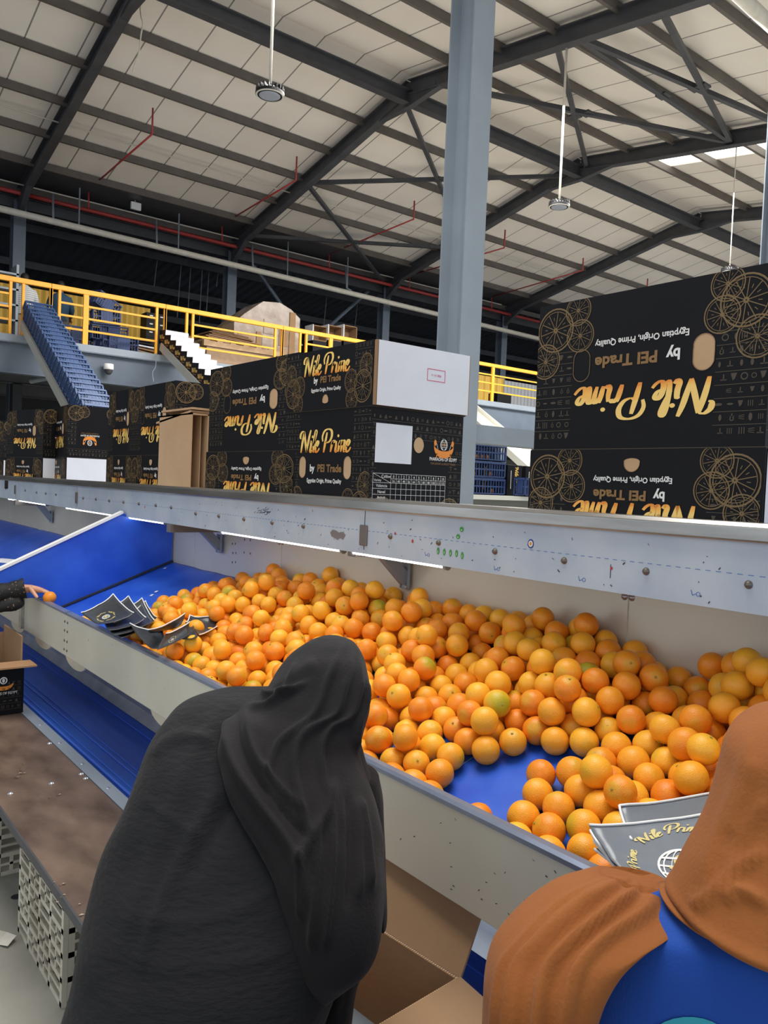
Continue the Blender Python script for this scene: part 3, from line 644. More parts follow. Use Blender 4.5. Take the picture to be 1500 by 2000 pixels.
fb = lambda e: (lambda a, b: sh((XS - e, a, b)))
def bm_yz(u, v): p = onx(u, v, XS); return p.y, p.z
for u, v in ((1462, 1142), (1262, 1116), (1102, 1095), (967, 1077), (857, 1060), (763, 1048), (593, 1028), (532, 1021), (477, 1014), (428, 1008), (383, 1003), (335, 991), (305, 987), (272, 984), (242, 981), (214, 978), (188, 975), (163, 973), (110, 966), (90, 964), (72, 962), (50, 958), (30, 956), (12, 954)):
    y, z = bm_yz(u, v)
    M_ = Matrix.Translation(sh((XS, y, z))) @ Matrix.Rotation(-PI / 2, 4, 'Y')
    b = MB().lathe([(.0, .008), (.005, .008), (.007, .006), (.009, .002), (.010, 0)], M=M_, n=12); b.build('bolt', BOLT, t, smooth=True)
for u, v, hh in ((711, 1045, .075), (150, 972, .07), (30, 956, .05)):
    y, z = bm_yz(u, v); MB().box(sh((XS - .006, y - .022, z - .038)), sh((XS, y + .022, z + .036))).build('joint_plate', mat('joint_plate_steel', (128, 118, 112), .45, .6), t, bevel=.003)
g = MB()
for u in (714, 150, 30):
    y, z = bm_yz(u, 990); line2d(g, fb(.0009), (y, 1.42), (y, 1.558), .003)
y, z = bm_yz(1195, 1070); line2d(g, fb(.0009), (y, 1.44), (y, 1.475), .002)
g.build('panel_seam', DARK, t)
# stickers and marks
GRN = mat('green_sticker', (64, 150, 62), .5); ORG = mat('orange_mark', (232, 140, 50), .5); REDM = mat('red_mark', (196, 44, 48), .5); NAVY = mat('navy_mark', (46, 60, 140), .5); SCUFF = mat('dark_scuff', (74, 68, 70), .7); BARE = mat('bare_metal_patch', (138, 130, 126), .5, .4)
for i, (u, v) in enumerate(((902, 1034), (895, 1048), (856, 1076), (868, 1078), (880, 1080), (892, 1081), (903, 1085))):
    y, z = bm_yz(u, v); g = MB(); disc2d(g, fb(.001), y, z, .0085 if i < 2 else .006, .011 if i > 1 else .008); disc2d(g, fb(.0014), y, z - .002, .0012 if i > 1 else .003, .005 if i > 1 else .002, mi=1)
    g.build('round_sticker', [GRN, mat('sticker_white_center', (205, 226, 200), .5) if i == 0 else bpy.data.materials['sticker_white_center']], t)
g = MB(); y, z = bm_yz(1037, 1062); disc2d(g, fb(.001), y, z, .011, .013); disc2d(g, fb(.0014), y, z, .008, .009, mi=1); disc2d(g, fb(.0018), y, z, .004, .005, mi=2); g.build('round_sticker', [NAVY, INKW, ORG], t)
for u, v, r in ((806, 1057, .006), (772, 1042, .005), (1195, 1110, .004), (283, 990, .006), (390, 985, .003)):
    y, z = bm_yz(u, v); g = MB(); disc2d(g, fb(.001), y, z, r * .8, r); g.build('red_dot', REDM, t)
y, z = bm_yz(660, 1044); g = MB()
g.add([fb(.001)(y + a, z + b) for a, b in ((.05, .004), (.035, .016), (.01, .014), (-.005, .008), (-.03, .012), (-.05, .002), (-.035, -.016), (-.015, -.012), (.0, -.02), (.02, -.014), (.04, -.01))], [tuple(range(11))]); g.build('paint_chip', BARE, t)
rs = random.Random(3); g = MB()
for k in range(95):
    y = rs.choice((rs.uniform(.5, 3), rs.uniform(1.5, 7))); z = rs.uniform(1.415, 1.545); a = rs.uniform(-1.2, 1.2); l = rs.uniform(.002, .010)
    line2d(g, fb(.0008), (y, z), (y + l * math.cos(a), z + l * math.sin(a)), rs.uniform(.001, .004))
for k in range(26):
    y, z = bm_yz(515 + rs.gauss(0, 9), 1000 + rs.gauss(0, 3)); a = .4 + rs.gauss(0, .3); line2d(g, fb(.0009), (y, z), (y - .02 * math.cos(a), z + .012 * math.sin(a)), .002)
g.build('scuff_marks', SCUFF, t)
g = MB()
for k in range(230):
    y = .6 + k * .025; line2d(g, fb(.0007), (y, 1.488), (y + .013, 1.488), .0014)
for u, v in ((1350, 1152), (1130, 1125), (965, 1105), (830, 1078)):
    y, z = bm_yz(u, v); line2d(g, fb(.0009), (y, z), (y - .004, z - .012), .0016); line2d(g, fb(.0009), (y - .004, z - .012), (y - .012, z - .008), .0016); ring2d(g, fb(.0009), y - .018, z - .008, .004, .0055, n=10)
g.build('marker_line', INKB, t)
# brackets below the shelf
for u, v, lab in ((797, 1122, ''), (433, 1060, ''), (103, 1008, ''), (-60, 985, '')):
    w_ = onx(u, v, 1.995)
    c_ = MB(); c_.box(sh((1.975, w_.y - .028, w_.z - .055)), sh((1.985, w_.y + .028, w_.z + .045))); pl_ = c_.build('bracket_plate', STEEL_GR, t, bevel=.003)
    MB().bar(sh((1.98, w_.y, w_.z - .02)), sh((1.86, w_.y, 1.40)), .045, .035).build('bracket_arm', STEEL_GR, t)
    MB().box(sh((XS - .012 if u < 700 else XS + .02, w_.y - .025, 1.362 if u < 700 else 1.385)), sh((1.99, w_.y + .025, 1.4035))).build('bracket_tube', mat('bracket_tube_steel', (130, 124, 118), .45, .4) if 'bracket_tube_steel' not in bpy.data.materials else bpy.data.materials['bracket_tube_steel'], t)
    b = MB()
    for a_, b_ in ((-.018, -.045), (.018, -.045), (.018, .03)): b.lathe([(0, .005), (.005, .005), (.007, 0)], M=Matrix.Translation(sh((1.975, w_.y + a_, w_.z + b_))) @ Matrix.Rotation(-PI / 2, 4, 'Y'), n=10)
    b.build('bracket_bolts', CHROME, pl_)
# LED tubes tucked under the beam
yy = [onx(u, 1050, 1.76).y for u in (940, 700, 440, 335, 140, 100, 25, -80)]
for k, (a, b) in enumerate(((yy[1] - .52, yy[1] - .03), (yy[1] + .05, yy[2] - .05), (yy[3], yy[4]), (yy[5], yy[6]))):
    tt = thing('led_tube', 'glowing white LED tube under the shelf beam, %s of four from the right' % ORD[k], 'lamp', (1.724, a, 1.4035), 0, 'LED tubes under the shelf')
    MB().tube([(0, 0, 0), (0, b - a, 0)], .009, 12).build('glass_tube', TUBE, tt, smooth=True)
    for q in (-.012, b - a): MB().tube([(0, q, 0), (0, q + .012, 0)], .014, 12).build('end_cap', STEEL_GR, tt)
# ================================================================ CARTONS
LX, DY, BZ, LZ = .33, .23, .41, .28
def face_fn(side, e):
    if side == 'F': return lambda a, b: Vector((a, -DY - e, b))
    if side == 'B': return lambda a, b: Vector((-a, DY + e, b))
    if side == 'R': return lambda a, b: Vector((LX + e, a, b))
    return lambda a, b: Vector((-LX - e, -a, b))
def wheel(mb, fn, cx, cy, r, mi, clip):
    # fruit-slice wheel: double rim, hub, looped spokes; clip(x,y) keeps it on the face
    n = 28
    def cf(a, b): x, y = clip(a, b); return fn(x, y)
    for r0, r1 in ((r * .93, r), (r * .82, r * .85)): ring2d(mb, cf, cx, cy, r0, r1, n, mi=mi)
    ring2d(mb, cf, cx, cy, r * .03, r * .12, 8, mi=mi)
    for k in range(10):
        q = 2 * PI * k / 10 + .2; c, s_ = math.cos(q), math.sin(q)
        line2d(mb, cf, (cx + c * r * .1, cy + s_ * r * .1), (cx + c * r * .82, cy + s_ * r * .82), r * .035, mi)
        q += PI / 10; c, s_ = math.cos(q), math.sin(q)
        line2d(mb, cf, (cx + c * r * .45, cy + s_ * r * .45), (cx + c * r * .6, cy + s_ * r * .6), r * .03, mi)
def glyph(mb, fn, cx, cy, s, r, mi):
    k = r.randrange(8)
    if k == 0: ring2d(mb, fn, cx, cy, s * .28, s * .42, 10, mi=mi)
    elif k == 1: disc2d(mb, fn, cx, cy, s * .22, s * .45, 8, mi)
    elif k == 2:
        for d in (-.25, .05, .35): line2d(mb, fn, (cx + d * s, cy - .4 * s), (cx + d * s, cy + .4 * s), s * .12, mi)
    elif k == 3: line2d(mb, fn, (cx - .4 * s, cy + .3 * s), (cx + .4 * s, cy + .3 * s), s * .14, mi); line2d(mb, fn, (cx, cy - .4 * s), (cx, cy + .3 * s), s * .16, mi)
    elif k == 4: disc2d(mb, fn, cx, cy, s * .48, s * .16, 8, mi)
    elif k == 5: ring2d(mb, fn, cx, cy + .15 * s, s * .15, s * .28, 8, mi=mi); line2d(mb, fn, (cx, cy - .45 * s), (cx, cy), s * .14, mi); line2d(mb, fn, (cx - .25 * s, cy - .1 * s), (cx + .25 * s, cy - .1 * s), s * .1, mi)
    elif k == 6: mb.add([fn(cx - .35 * s, cy - .4 * s), fn(cx + .35 * s, cy - .4 * s), fn(cx + .1 * s, cy + .4 * s), fn(cx - .15 * s, cy + .2 * s)], [(0, 1, 2, 3)], mi)
    else:
        for d in (-.3, 0, .3): line2d(mb, fn, (cx - .4 * s, cy + d * s), (cx + .4 * s, cy + d * s * .6), s * .1, mi)
def glyph_band(mb, fn, a0, a1, z0, z1, r, mi):
    z = z0 + .014
    while z < z1 - .01:
        line2d(mb, fn, (a0, z - .014), (a1, z - .014), .0016, mi)
        a = a0 + .012
        while a < a1 - .008:
            glyph(mb, fn, a, z, .019 * r.uniform(.8, 1.15), r, mi); a += r.uniform(.02, .03)
        z += .031
def carton(name_label, M, punched=(True, True), group='black printed cartons on the shelf', scale=1.0):
    r = random.Random(11)
    t = thing('carton', name_label, 'carton', group=group, M=M)
    body = MB().box((-LX, -DY, 0), (LX, DY, BZ))
    lid = MB().box((-LX - .006, -DY - .006, BZ), (LX + .006, DY + .006, BZ + LZ)); lid.box((-LX - .004, -DY - .004, BZ - .002), (LX + .004, DY + .004, BZ), 3)
    for side, W_ in (('F', LX), ('R', DY), ('L', DY)):
        f = face_fn(side, .0006); f2 = face_fn(side, .0010); fl = face_fn(side, .0066); fl2 = face_fn(side, .0072)
        if side == 'F':
            for s_ in (-1, 1):
                a0, a1 = sorted((s_ * W_, s_ * (W_ - .125)))
                glyph_band(body, f, a0, a1, .14, BZ - .004, r, 1); glyph_band(lid, fl, a0, a1, BZ + .12, BZ + LZ, r, 1)
            cl = lambda lo, hi, z0, z1: (lambda a, b: (min(max(a, lo), hi), min(max(b, z0), z1)))
            for mb_, fn_, zb, hi in ((body, f2, 0, BZ), (lid, fl2, BZ, BZ + LZ)):
                for s_, off in ((-1, 0), (1, .03)):
                    for cx, cy, rr in ((.27, .075, .062), (.215, .10, .045), (.30, .16, .05) if mb_ is body else (.29, .15, .045), (.225, .03, .042)):
                        wheel(mb_, fn_, s_ * (cx - off * (1 if cx < .25 else 0)), zb + cy, rr, 2, cl(-LX, LX, zb, hi))
        else:
            glyph_band(body, f, -W_, W_, .34, BZ - .004, r, 1); glyph_band(body, f, W_ - .07, W_, .1, .34, r, 1); glyph_band(body, f, -W_, -W_ + .03, .1, .34, r, 1)
            for s_ in (-1, 1):
                for cx, cy, rr in ((.17, .06, .06), (.11, .05, .045)): wheel(body, f2, s_ * cx, cy, rr, 2, lambda a, b: (min(max(a, -DY), DY), max(b, 0)))
    bo = body.build('carton_body', [BLACKC, GLYPH, WHEEL], t)
    lo = lid.build('carton_lid', [BLACKC, GLYPH, WHEEL, GLYPH], t)
    f = face_fn('F', .0014); fl = face_fn('F', .0078)
    for fn_, z1, z2, s_, zn, po in ((f, BZ - .235, BZ - .283, 1, BZ - .125, bo), (fl, BZ + .115, BZ + .078, .85, BZ + .178, lo)):
        gold = MB(); wh = MB(); br = MB(); nile_prime(gold, fn_, 0, zn, .40 * (1 if s_ == 1 else .9), .088 * (1 if s_ == 1 else .9))
        put_text(wh, 'by', fn_, -.095 * s_, z1, height=.038 * s_, bold=.035); put_text(br, 'PEI Trade', fn_, .04 * s_, z1 + .004, width=.185 * s_, height=.031 * s_, bold=.035)
        put_text(wh, 'Egyptian Origin, Prime Quality', fn_, 0, z2, width=.27 * s_, height=.022 * s_, bold=.022)
        gold.build('brand_lettering', GOLD, po); wh.build('white_lettering', INKW, po); br.build('bronze_lettering', TRADE, po)
    def oval(cx, cz, w_, h_, punch, flat=False):
        h = MB(); pts = []
        for k in range(28):
            q = 2 * PI * k / 28; a = math.cos(q); b = math.sin(q); y_ = (h_ - w_) * (1 if b > 0 else -1) * (abs(b) > 1e-6)
            if flat and b < 0: pts.append((cx + a * w_ * (1 if a else 1), cz + b * .3 * h_)); continue
            pts.append((cx + a * w_, cz + b * w_ + y_))
        e = .0012 if cz < BZ else .0076; fn_ = face_fn('F', e)
        if punch:
            h.add([fn_(*p) for p in pts], [tuple(range(28))], 0)
        fo = face_fn('F', e + .0006); n_ = len(pts)
        vs = [fo(*p) for p in pts] + [fo(cx + (p[0] - cx) * 1.07, cz + (p[1] - cz) * 1.05) for p in pts]
        h.add(vs, [(i, (i + 1) % n_, n_ + (i + 1) % n_, n_ + i) for i in range(n_)], 1 if punch else 2)
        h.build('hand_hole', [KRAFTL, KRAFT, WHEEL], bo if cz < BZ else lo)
    oval(-.175, BZ - .228, .026, .042, punched[0]); oval(.175, BZ - .228, .026, .042, punched[1]); oval(0, BZ + .032, .022, .026, True, True)
    for side in 'RL':
        e = .0012; fn_ = face_fn(side, e); f2 = face_fn(side, .002)
        h = MB(); disc2d(h, fn_, 0.0 if side == 'R' else -.12, BZ - .13, .025, .030, 20); h.build('end_hole', KRAFTL, bo)
        g = MB(); fl = face_fn(side, .0076); g.add([fl(-DY + .002, BZ + .003), fl(DY, BZ + .003), fl(DY, BZ + LZ - .002), fl(-DY + .002, BZ + LZ - .002)], [(0, 1, 2, 3)]); g.build('white_end_panel', CARDW, lo)
        g = MB(); g.add([fn_(-.21, BZ - .205), fn_(-.035, BZ - .205), fn_(-.035, BZ - .06), fn_(-.21, BZ - .06)], [(0, 1, 2, 3)])
        if side == 'R': g.build('blank_label', CARDW, bo)
        # emblem: boat with globe
        g = MB(); cx, cz = (.13 if side == 'R' else .06), BZ - .125
        vs = []; fs = []
        for k in range(17):
            q = PI + PI * k / 16; w2 = .012 * math.sin(PI * k / 16) ** .7 + .002
            vs.append(fn_(cx + .052 * math.cos(q), cz + .035 * math.sin(q) + w2)); vs.append(fn_(cx + .052 * math.cos(q), cz + .035 * math.sin(q) - w2))
        g.add(vs, [(2 * k, 2 * k + 1, 2 * k + 3, 2 * k + 2) for k in range(16)], 0)
        for s_ in (-1, 1): disc2d(g, fn_, cx + s_ * .046, cz + .010, .007, .012, 10, 0); line2d(g, fn_, (cx + s_ * .04, cz + .01), (cx + s_ * .03, cz - .015), .0016, 1); line2d(g, fn_, (cx + s_ * .035, cz - .03), (cx + s_ * .038, cz - .05), .004, 0)
        ring2d(g, fn_, cx, cz + .004, .0165, .019, 16, mi=1, ey=1.2)
        for s_ in (.4, .75): ring2d(g, lambda a, b: fn_(cx + (a - cx) * s_, b), cx, cz + .004, .0165, .0185, 16, mi=1, ey=1.2)
        for d in (-.01, 0, .01): line2d(g, fn_, (cx - .016, cz + .004 + d), (cx + .016, cz + .004 + d), .0014, 1)
        disc2d(g, f2, cx, cz + .004, .003, .008, 8, 0)
        g.build('boat_emblem', [ORG, INKW], bo)
        g = MB(); put_text(g, 'PHARAOHS OF EGYPT', fn_, cx, BZ - .178, width=.145, height=.0135, bold=.012); g.build('white_lettering', INKW, bo)
        g = MB(); put_text(g, 'FOR EXPORT & IMPORT TRADE', fn_, cx, BZ - .196, width=.13, height=.008); g.build('bronze_lettering', TRADE, bo)
        if side == 'L': continue
        g = MB(); x0, x1, zt = -.215, .145, BZ - .245; c0 = x0 + .085; cw = (x1 - c0) / 11; rows = [0, .018, .034, .056, .078, .102]
        for z in rows: line2d(g, fn_, (x0 if z != .018 else c0, zt - z), (x1, zt - z), .0012)
        for k in range(12): line2d(g, fn_, (c0 + cw * k, zt), (c0 + cw * k, zt - .102), .0011)
        line2d(g, fn_, (x0, zt), (x0, zt - .102), .0012); line2d(g, fn_, (x0, zt), (c0, zt - .034), .0011)
        put_text(g, 'Caliber', fn_, c0 - .022, zt - .010, height=.011); put_text(g, 'Variety', fn_, x0 + .022, zt - .026, height=.011)
        for k, s_ in enumerate(('Valencia', 'Navel', 'Baladi')): put_text(g, s_, fn_, x0 + .042, zt - .045 - .0225 * k, height=.011)
        for k in range(11):
            put_text(g, str(k), fn_, c0 + cw * (k + .5), zt - .010, height=.010)
            put_text(g, ('36', '40', '48', '56', '64', '72', '80', '88', '100', '113', '125')[k], fn_, c0 + cw * (k + .5), zt - .027, height=.009)
        zt2 = zt - .112
        for z in (0, .018): line2d(g, fn_, (x0, zt2 - z), (x1 + .02, zt2 - z), .0012)
        for k in range(12): put_text(g, str(k + 2), fn_, c0 + (x1 + .02 - c0) / 12 * (k + .5), zt2 - .010, height=.009)
        g.build('size_table', INKW, bo)
    return t
def carton_M(uc, ul, X0, z0, flip, L=.66, Dd=.46, zs=1.0):
    """near right corner at pixel column uc on X=X0, far left corner at column ul"""
    P = onx(uc, 800, X0); P.z = 0
    best = None
    for k in range(-60, 61):
        ps = math.radians(k); q = P + Vector((L * math.sin(ps), L * math.cos(ps), 0)); e = abs(px((q.x, q.y, 1.9))[0] - ul)
        if best is None or e + abs(k) * .05 < best[0]: best = (e + abs(k) * .05, ps)
    ps = best[1]
    ctr = P + Vector((math.sin(ps), math.cos(ps), 0)) * L / 2 + Vector((math.cos(ps), -math.sin(ps), 0)) * Dd / 2; ctr.z = z0
    M_ = Matrix.Translation(ctr) @ Matrix.Rotation(-PI / 2 - ps, 4, 'Z')
    if flip: M_ = M_ @ Matrix.Translation((0, 0, .69 * zs)) @ Matrix.Rotation(PI, 4, 'Y')
    return M_ @ Matrix.Diagonal((L / .66, Dd / .46, zs, 1))
ZS = 1.4901
def straight(uc, ul, X0, flip, Dd=.46, zs=1.0, z0=ZS):
    a = onx(uc, 800, X0).y; b = onx(ul, 800, X0).y
    M_ = Matrix.Translation((X0 + Dd / 2, (a + b) / 2, z0)) @ Matrix.Rotation(-PI / 2, 4, 'Z')
    if flip: M_ = M_ @ Matrix.Translation((0, 0, .69 * zs)) @ Matrix.Rotation(PI, 4, 'Y')
    return M_ @ Matrix.Diagonal(((b - a) / .66, Dd / .46, zs, 1))
c1 = carton('largest black carton at right, standing upside down with one unpunched hand hole', straight(1498, 1046, 1.76, True), (True, False))
BZ, LZ = .45, .24
c2 = carton('black carton standing upright with a white end panel and red date stamp', straight(727, 561, 1.76, False))
# date stamp on that carton's near end
g = MB(); fn_ = face_fn('R', .0085); cx, cz = .055, BZ + .14
for a, b in (((-.045, -.022), (.045, -.022)), ((.045, -.022), (.045, .022)), ((.045, .022), (-.045, .022)), ((-.045, .022), (-.045, -.022))): line2d(g, fn_, (cx + a[0], cz + a[1]), (cx + b[0], cz + b[1]), .0025)
put_text(g, '11 / 4 / 2026', fn_, cx, cz, width=.05, height=.009, bold=.01); g.build('date_stamp', INKR, c2)
MB().box((LX + .006, -DY - .004, BZ + .003), (LX + .022, DY + .006, BZ + LZ - .002)).build('end_flap', KRAFT, c2)
for o in [q for q in c2.children] + [q for k_ in c2.children for q in k_.children]:
    if o.name.startswith('white_end_panel') or o.name.startswith('date_stamp'): o.location.x += .017 if sum(v.co.x for v in o.data.vertices) > 0 else 0
dup(c1, straight(580, 409, 1.765, True, z0=ZS + .01), 'upside-down black carton between the upright carton and the open brown one')
dup(c1, straight(342, 262, 1.80, True), 'upside-down black carton behind the open brown carton')
dup(c1, straight(263, 213, 1.80, True), 'narrow-looking upside-down black carton left of the one behind the open brown carton')
dup(c1, carton_M(133, 97, 1.90, ZS, True), 'turned upside-down black carton showing its boat emblem end')
dup(c1, carton_M(86, 12, 1.82, ZS, True, zs=.97), 'upside-down black carton near the left edge with a bright top edge')
dup(c1, carton_M(9, -60, 1.80, ZS, True, zs=.9), 'black carton cut off by the left edge of the picture')
# open brown carton between
a = Vector((1.705, 3.745, ZS)); t = thing('open_carton', 'open kraft carton lying on its side with its mouth towards the right', 'carton', a)
W_, D_, H_ = .098, .40, .485
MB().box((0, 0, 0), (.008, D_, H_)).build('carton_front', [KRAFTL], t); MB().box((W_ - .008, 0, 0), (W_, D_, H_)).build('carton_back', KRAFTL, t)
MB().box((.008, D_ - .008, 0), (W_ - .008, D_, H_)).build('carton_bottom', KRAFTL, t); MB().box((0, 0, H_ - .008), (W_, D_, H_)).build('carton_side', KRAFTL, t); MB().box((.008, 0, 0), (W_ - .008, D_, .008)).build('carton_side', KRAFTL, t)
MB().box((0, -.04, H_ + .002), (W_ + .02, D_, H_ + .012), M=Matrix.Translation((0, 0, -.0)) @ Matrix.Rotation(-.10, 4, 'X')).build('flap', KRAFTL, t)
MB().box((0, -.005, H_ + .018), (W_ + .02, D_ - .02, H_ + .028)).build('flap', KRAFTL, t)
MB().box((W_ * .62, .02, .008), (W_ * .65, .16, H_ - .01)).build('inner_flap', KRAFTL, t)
# ================================================================ TROUGH
XRM, XW, ZR_, ZW = 1.235, 2.0, .85, 1.133
SLP = (ZW - ZR_) / (XW - XRM - .005)
def zbelt(x): return ZR_ + (x - 1.24) * .3724
TY0, TY1 = -.5, 10.0
t = thing('packing_trough', 'long sloping blue-belted packing trough with pale metal sides full of oranges', 'trough', (XRM, 0, 0))
def tr(p): return Vector(p) - Vector((XRM, 0, 0))
def px_y(u, v=1240): return onx(u, v, XRM).y
ysm = onx(134, 1240, XRM).y; yend = onx(52, 1190, XRM).y
for k, (a, b) in enumerate(((TY0, ysm - .004), (ysm + .004, yend), (yend + .05, 9.5))):
    mb = MB(); mb.prism([(-.012, .735), (0, .735), (0, .95), (-.012, .95)], tr((XRM, a, 0)), (1, 0, 0), (0, 0, 1), (0, b - a, 0)); mb.build('front_panel', PANEL, t, bevel=.002)
    mb = MB(); mb.prism([(-.014, .940), (-.014, .950), (-.006, .956), (.012, .956), (.016, .948), (.016, .935), (.010, .935), (.0, .945)], tr((XRM, a, 0)), (1, 0, 0), (0, 0, 1), (0, b - a, 0)); mb.build('rim_cap', RIM, t)
MB().box(tr((XRM - .03, yend, .74)), tr((XRM + .01, yend + .05, .955))).build('panel_end_post', STEEL, t)
for z in (.905, .86, .81, .765):
    for dy in (-.022, .022): MB().lathe([(0, .005), (.005, .004), (.007, 0)], M=Matrix.Translation(tr((XRM - .012, ysm + dy, z))) @ Matrix.Rotation(-PI / 2, 4, 'Y'), n=10).build('rivet', BOLT, t)
for k, u in enumerate((35, 84, 148, 326)):
    y = px_y(u, 1275 + .6 * (u - 130)); mb = MB(); pts = [(.15 * math.cos(PI + PI * q / 12), .735 + .045 * math.sin(PI + PI * q / 12)) for q in range(13)]
    mb.prism(pts, tr((XRM - .004, y, 0)), (0, 1, 0), (0, 0, 1), (.012, 0, 0)); mb.build('guide_tab', PANELW, t, bevel=.002)
sc_ = MB(); rs = random.Random(9)
for k in range(46):
    y = rs.choice((rs.uniform(.8, 1.4), rs.uniform(.8, 3.8))); z = rs.uniform(.75, .92); a = rs.uniform(-1, 1); line2d(sc_, lambda a_, b_: tr((XRM - .0127, a_, b_)), (y, z), (y + .006 * math.cos(a), z + .006 * math.sin(a)), rs.uniform(.001, .0025))
sc_.build('scuff_marks', SCUFF, t)
g = MB(); p = onx(178, 1250, XRM); disc2d(g, lambda a_, b_: tr((XRM - .0128, a_, b_)), p.y, p.z, .003, .004); g.build('red_dot', REDM, t)
# belt as a gently rumpled sheet
mb = MB(); NY, NX = 330, 30; vs = []; fs = []
for j in range(NY + 1):
    y = TY0 + (TY1 - TY0) * j / NY
    for i in range(NX + 1):
        x = XRM + .008 + (XW - XRM - .008) * i / NX; dz = 0
        nn = noise.noise(Vector((x * 3, y * 3, 1))) * .006 + noise.noise(Vector((x * 9 + y * 5, y * 8, 4))) * .003
        dz = -abs(nn) * 1.2
        vs.append(tr((x, y, zbelt(x) + dz)))
for j in range(NY):
    for i in range(NX): q = j * (NX + 1) + i; fs.append((q, q + 1, q + NX + 2, q + NX + 1))
mb.add(vs, fs); o = mb.build('belt', BLUE, t, smooth=True); so = o.modifiers.new('thick', 'SOLIDIFY'); so.thickness = .004; so.offset = -1
# a curled belt seam in the bare patch and a small pink scribble
P = [onz(*p, zbelt(0)) for p in []]
def onbelt(u, v, off=0):
    d = ray(u, v); tt = (.85 - 1.24 * .3724 + off - EYE.z) / (d.z - .3724 * d.x); return EYE + d * tt
sm = [onbelt(u, v, .001) for u, v in ((838, 1529), (870, 1512), (905, 1492), (945, 1465), (985, 1444), (1060, 1432), (1140, 1436))]
MB().tube([tr(p) for p in smooth_pts(sm, 6)], .0016, 6).build('belt_seam', mat('dull_seam', (96, 128, 170), .5), t, smooth=True)
g = MB(); c0 = onbelt(1128, 1449); fnb = lambda a, b: tr((c0.x + b, c0.y - a, zbelt(c0.x + b) + .0015))
for k in range(4): ring2d(g, fnb, -.022 + .013 * k, 0, .005, .007, 12, 0, 5 if k % 2 else 6)
g.build('pink_sticker', [INKR], t)
g = MB(); ring2d(g, fnb, .0, 0, .0085, .0095, 12); ring2d(g, fnb, .018, -.004, .007, .008, 12, .3, 4); ring2d(g, fnb, -.02, -.004, .007, .008, 12, 1, 5); g.build('white_print', [INKW], t)
g = MB()
for u, v in ((201, 1120), (322, 1112), (305, 1158), (296, 1165), (204, 1138)):
    p = onbelt(u, v); g.add([tr((p.x + a, p.y + b, zbelt(p.x + a) + .003)) for a, b in ((0, 0), (.018, .01), (.012, .028), (-.004, .02))], [(0, 1, 2, 3)])
g.build('paper_scraps', WHITE, t)
# back panels with seams, bolts and small holes
ws = [TY0, onx(1227, 1190, XW).y, onx(549, 1100, XW).y, onx(380, 1080, XW).y, 4.7, 5.9, 7.2, 8.6, 10]
for k in range(len(ws) - 1):
    MB().box(tr((XW, ws[k] + .002, 1.05)), tr((XW + .012, ws[k + 1] - .002, 1.47))).build('back_panel', PANELW, t, bevel=.001)
for u, v in ((1220, 1165), (1234, 1167), (546, 1060), (552, 1060)):
    p = onx(u, v, XW); MB().lathe([(0, .008), (.007, .007), (.011, 0)], M=Matrix.Translation(tr((XW, p.y, p.z))) @ Matrix.Rotation(-PI / 2, 4, 'Y'), n=14).build('dome_bolt', CHROME, t, smooth=True)
g = MB(); fnw = lambda a, b: tr((XW - .0012, a, b))
for u, v in ((455, 1045), (461, 1045), (454, 1062), (460, 1062), (455, 1080), (461, 1080), (454, 1098), (460, 1098), (478, 1054), (489, 1055), (477, 1079), (489, 1081), (1218, 1150)):
    p = onx(u, v, XW); disc2d(g, fnw, p.y, p.z, .004, .006, 8)
g.build('punched_holes', DARK, t)
# divider with white edge
mb = MB(); yd = 4.56
def dv(u, v, y=4.60): p = ony(u, v, y); return (p.x, p.z)
q = [(1.02, 1.115), (1.245, .85), (1.245, .853), (2.0, 1.133), (2.0, 1.40), (1.70, 1.44), (1.612, 1.402)]
poly = [(1.245, .845), (1.99, 1.125), (1.99, 1.395), (1.74, 1.395), (1.68, 1.43), (1.0, 1.104), (1.0, .957), (1.245, .957)]
mb.prism(poly, tr((0, 4.58, 0)), (1, 0, 0), (0, 0, 1), (0, .035, 0)); mb.build('padded_divider', BLUE, t, bevel=.004)
MB().bar(tr((1.0, 4.5975, 1.107)), tr((1.68, 4.5975, 1.433)), .014, .045).build('white_edge_strip', WHITE, t)
MB().bar(tr((1.245, 4.575, .860)), tr((1.99, 4.575, 1.140)), .01, .012).build('divider_seam', DARK, t)
p = onbelt(0, 1093); 
tg = MB(); pp = onz(12, 1096, 1.02); tg.box((-.1, -.13, 0), (.1, .13, .004), M=Matrix.Translation(pp) @ Matrix.Rotation(.6, 4, 'Z')); tg = tg.build('paper_sheet', CARDW); tag(tg, 'white paper sheet lying beyond the blue divider at the left edge', 'paper')
# legs of the trough
for y in (.2, 3.2, 6.2, 9.0): MB().box(tr((1.9, y, 0)), tr((1.98, y + .08, 1.1))).build('leg', STEEL_GR, t)
# ================================================================ LOWER CONVEYOR
t = thing('lower_conveyor', 'low blue belt conveyor with steel guide running under the trough', 'conveyor', (1.15, 0, 0))
lc = lambda p: Vector(p) - Vector((1.15, 0, 0))
MB().box(lc((1.17, -1, .335)), lc((1.62, 10, .35))).build('lower_belt', BLUE2, t)
for x, w_, h in ((1.20, .012, .006), (1.235, .004, .003), (1.30, .006, .003), (1.33, .003, .003), (1.54, .004, .003)): MB().box(lc((x, -1, .35)), lc((x + w_, 10, .35 + h))).build('belt_ridge', mat('belt_ridge_blue', (54, 96, 196), .5) if 'belt_ridge_blue' not in bpy.data.materials else bpy.data.materials['belt_ridge_blue'], t)
mb = MB(); prof = [(1.60, .352), (1.64, .40), (1.66, .47), (1.665, .56), (1.675, .56), (1.67, .46), (1.65, .39), (1.61, .345)]
mb.prism(prof, lc((0, -1, 0)), (1, 0, 0), (0, 0, 1), (0, 11, 0)); mb.build('steel_guide', CHROME, t)
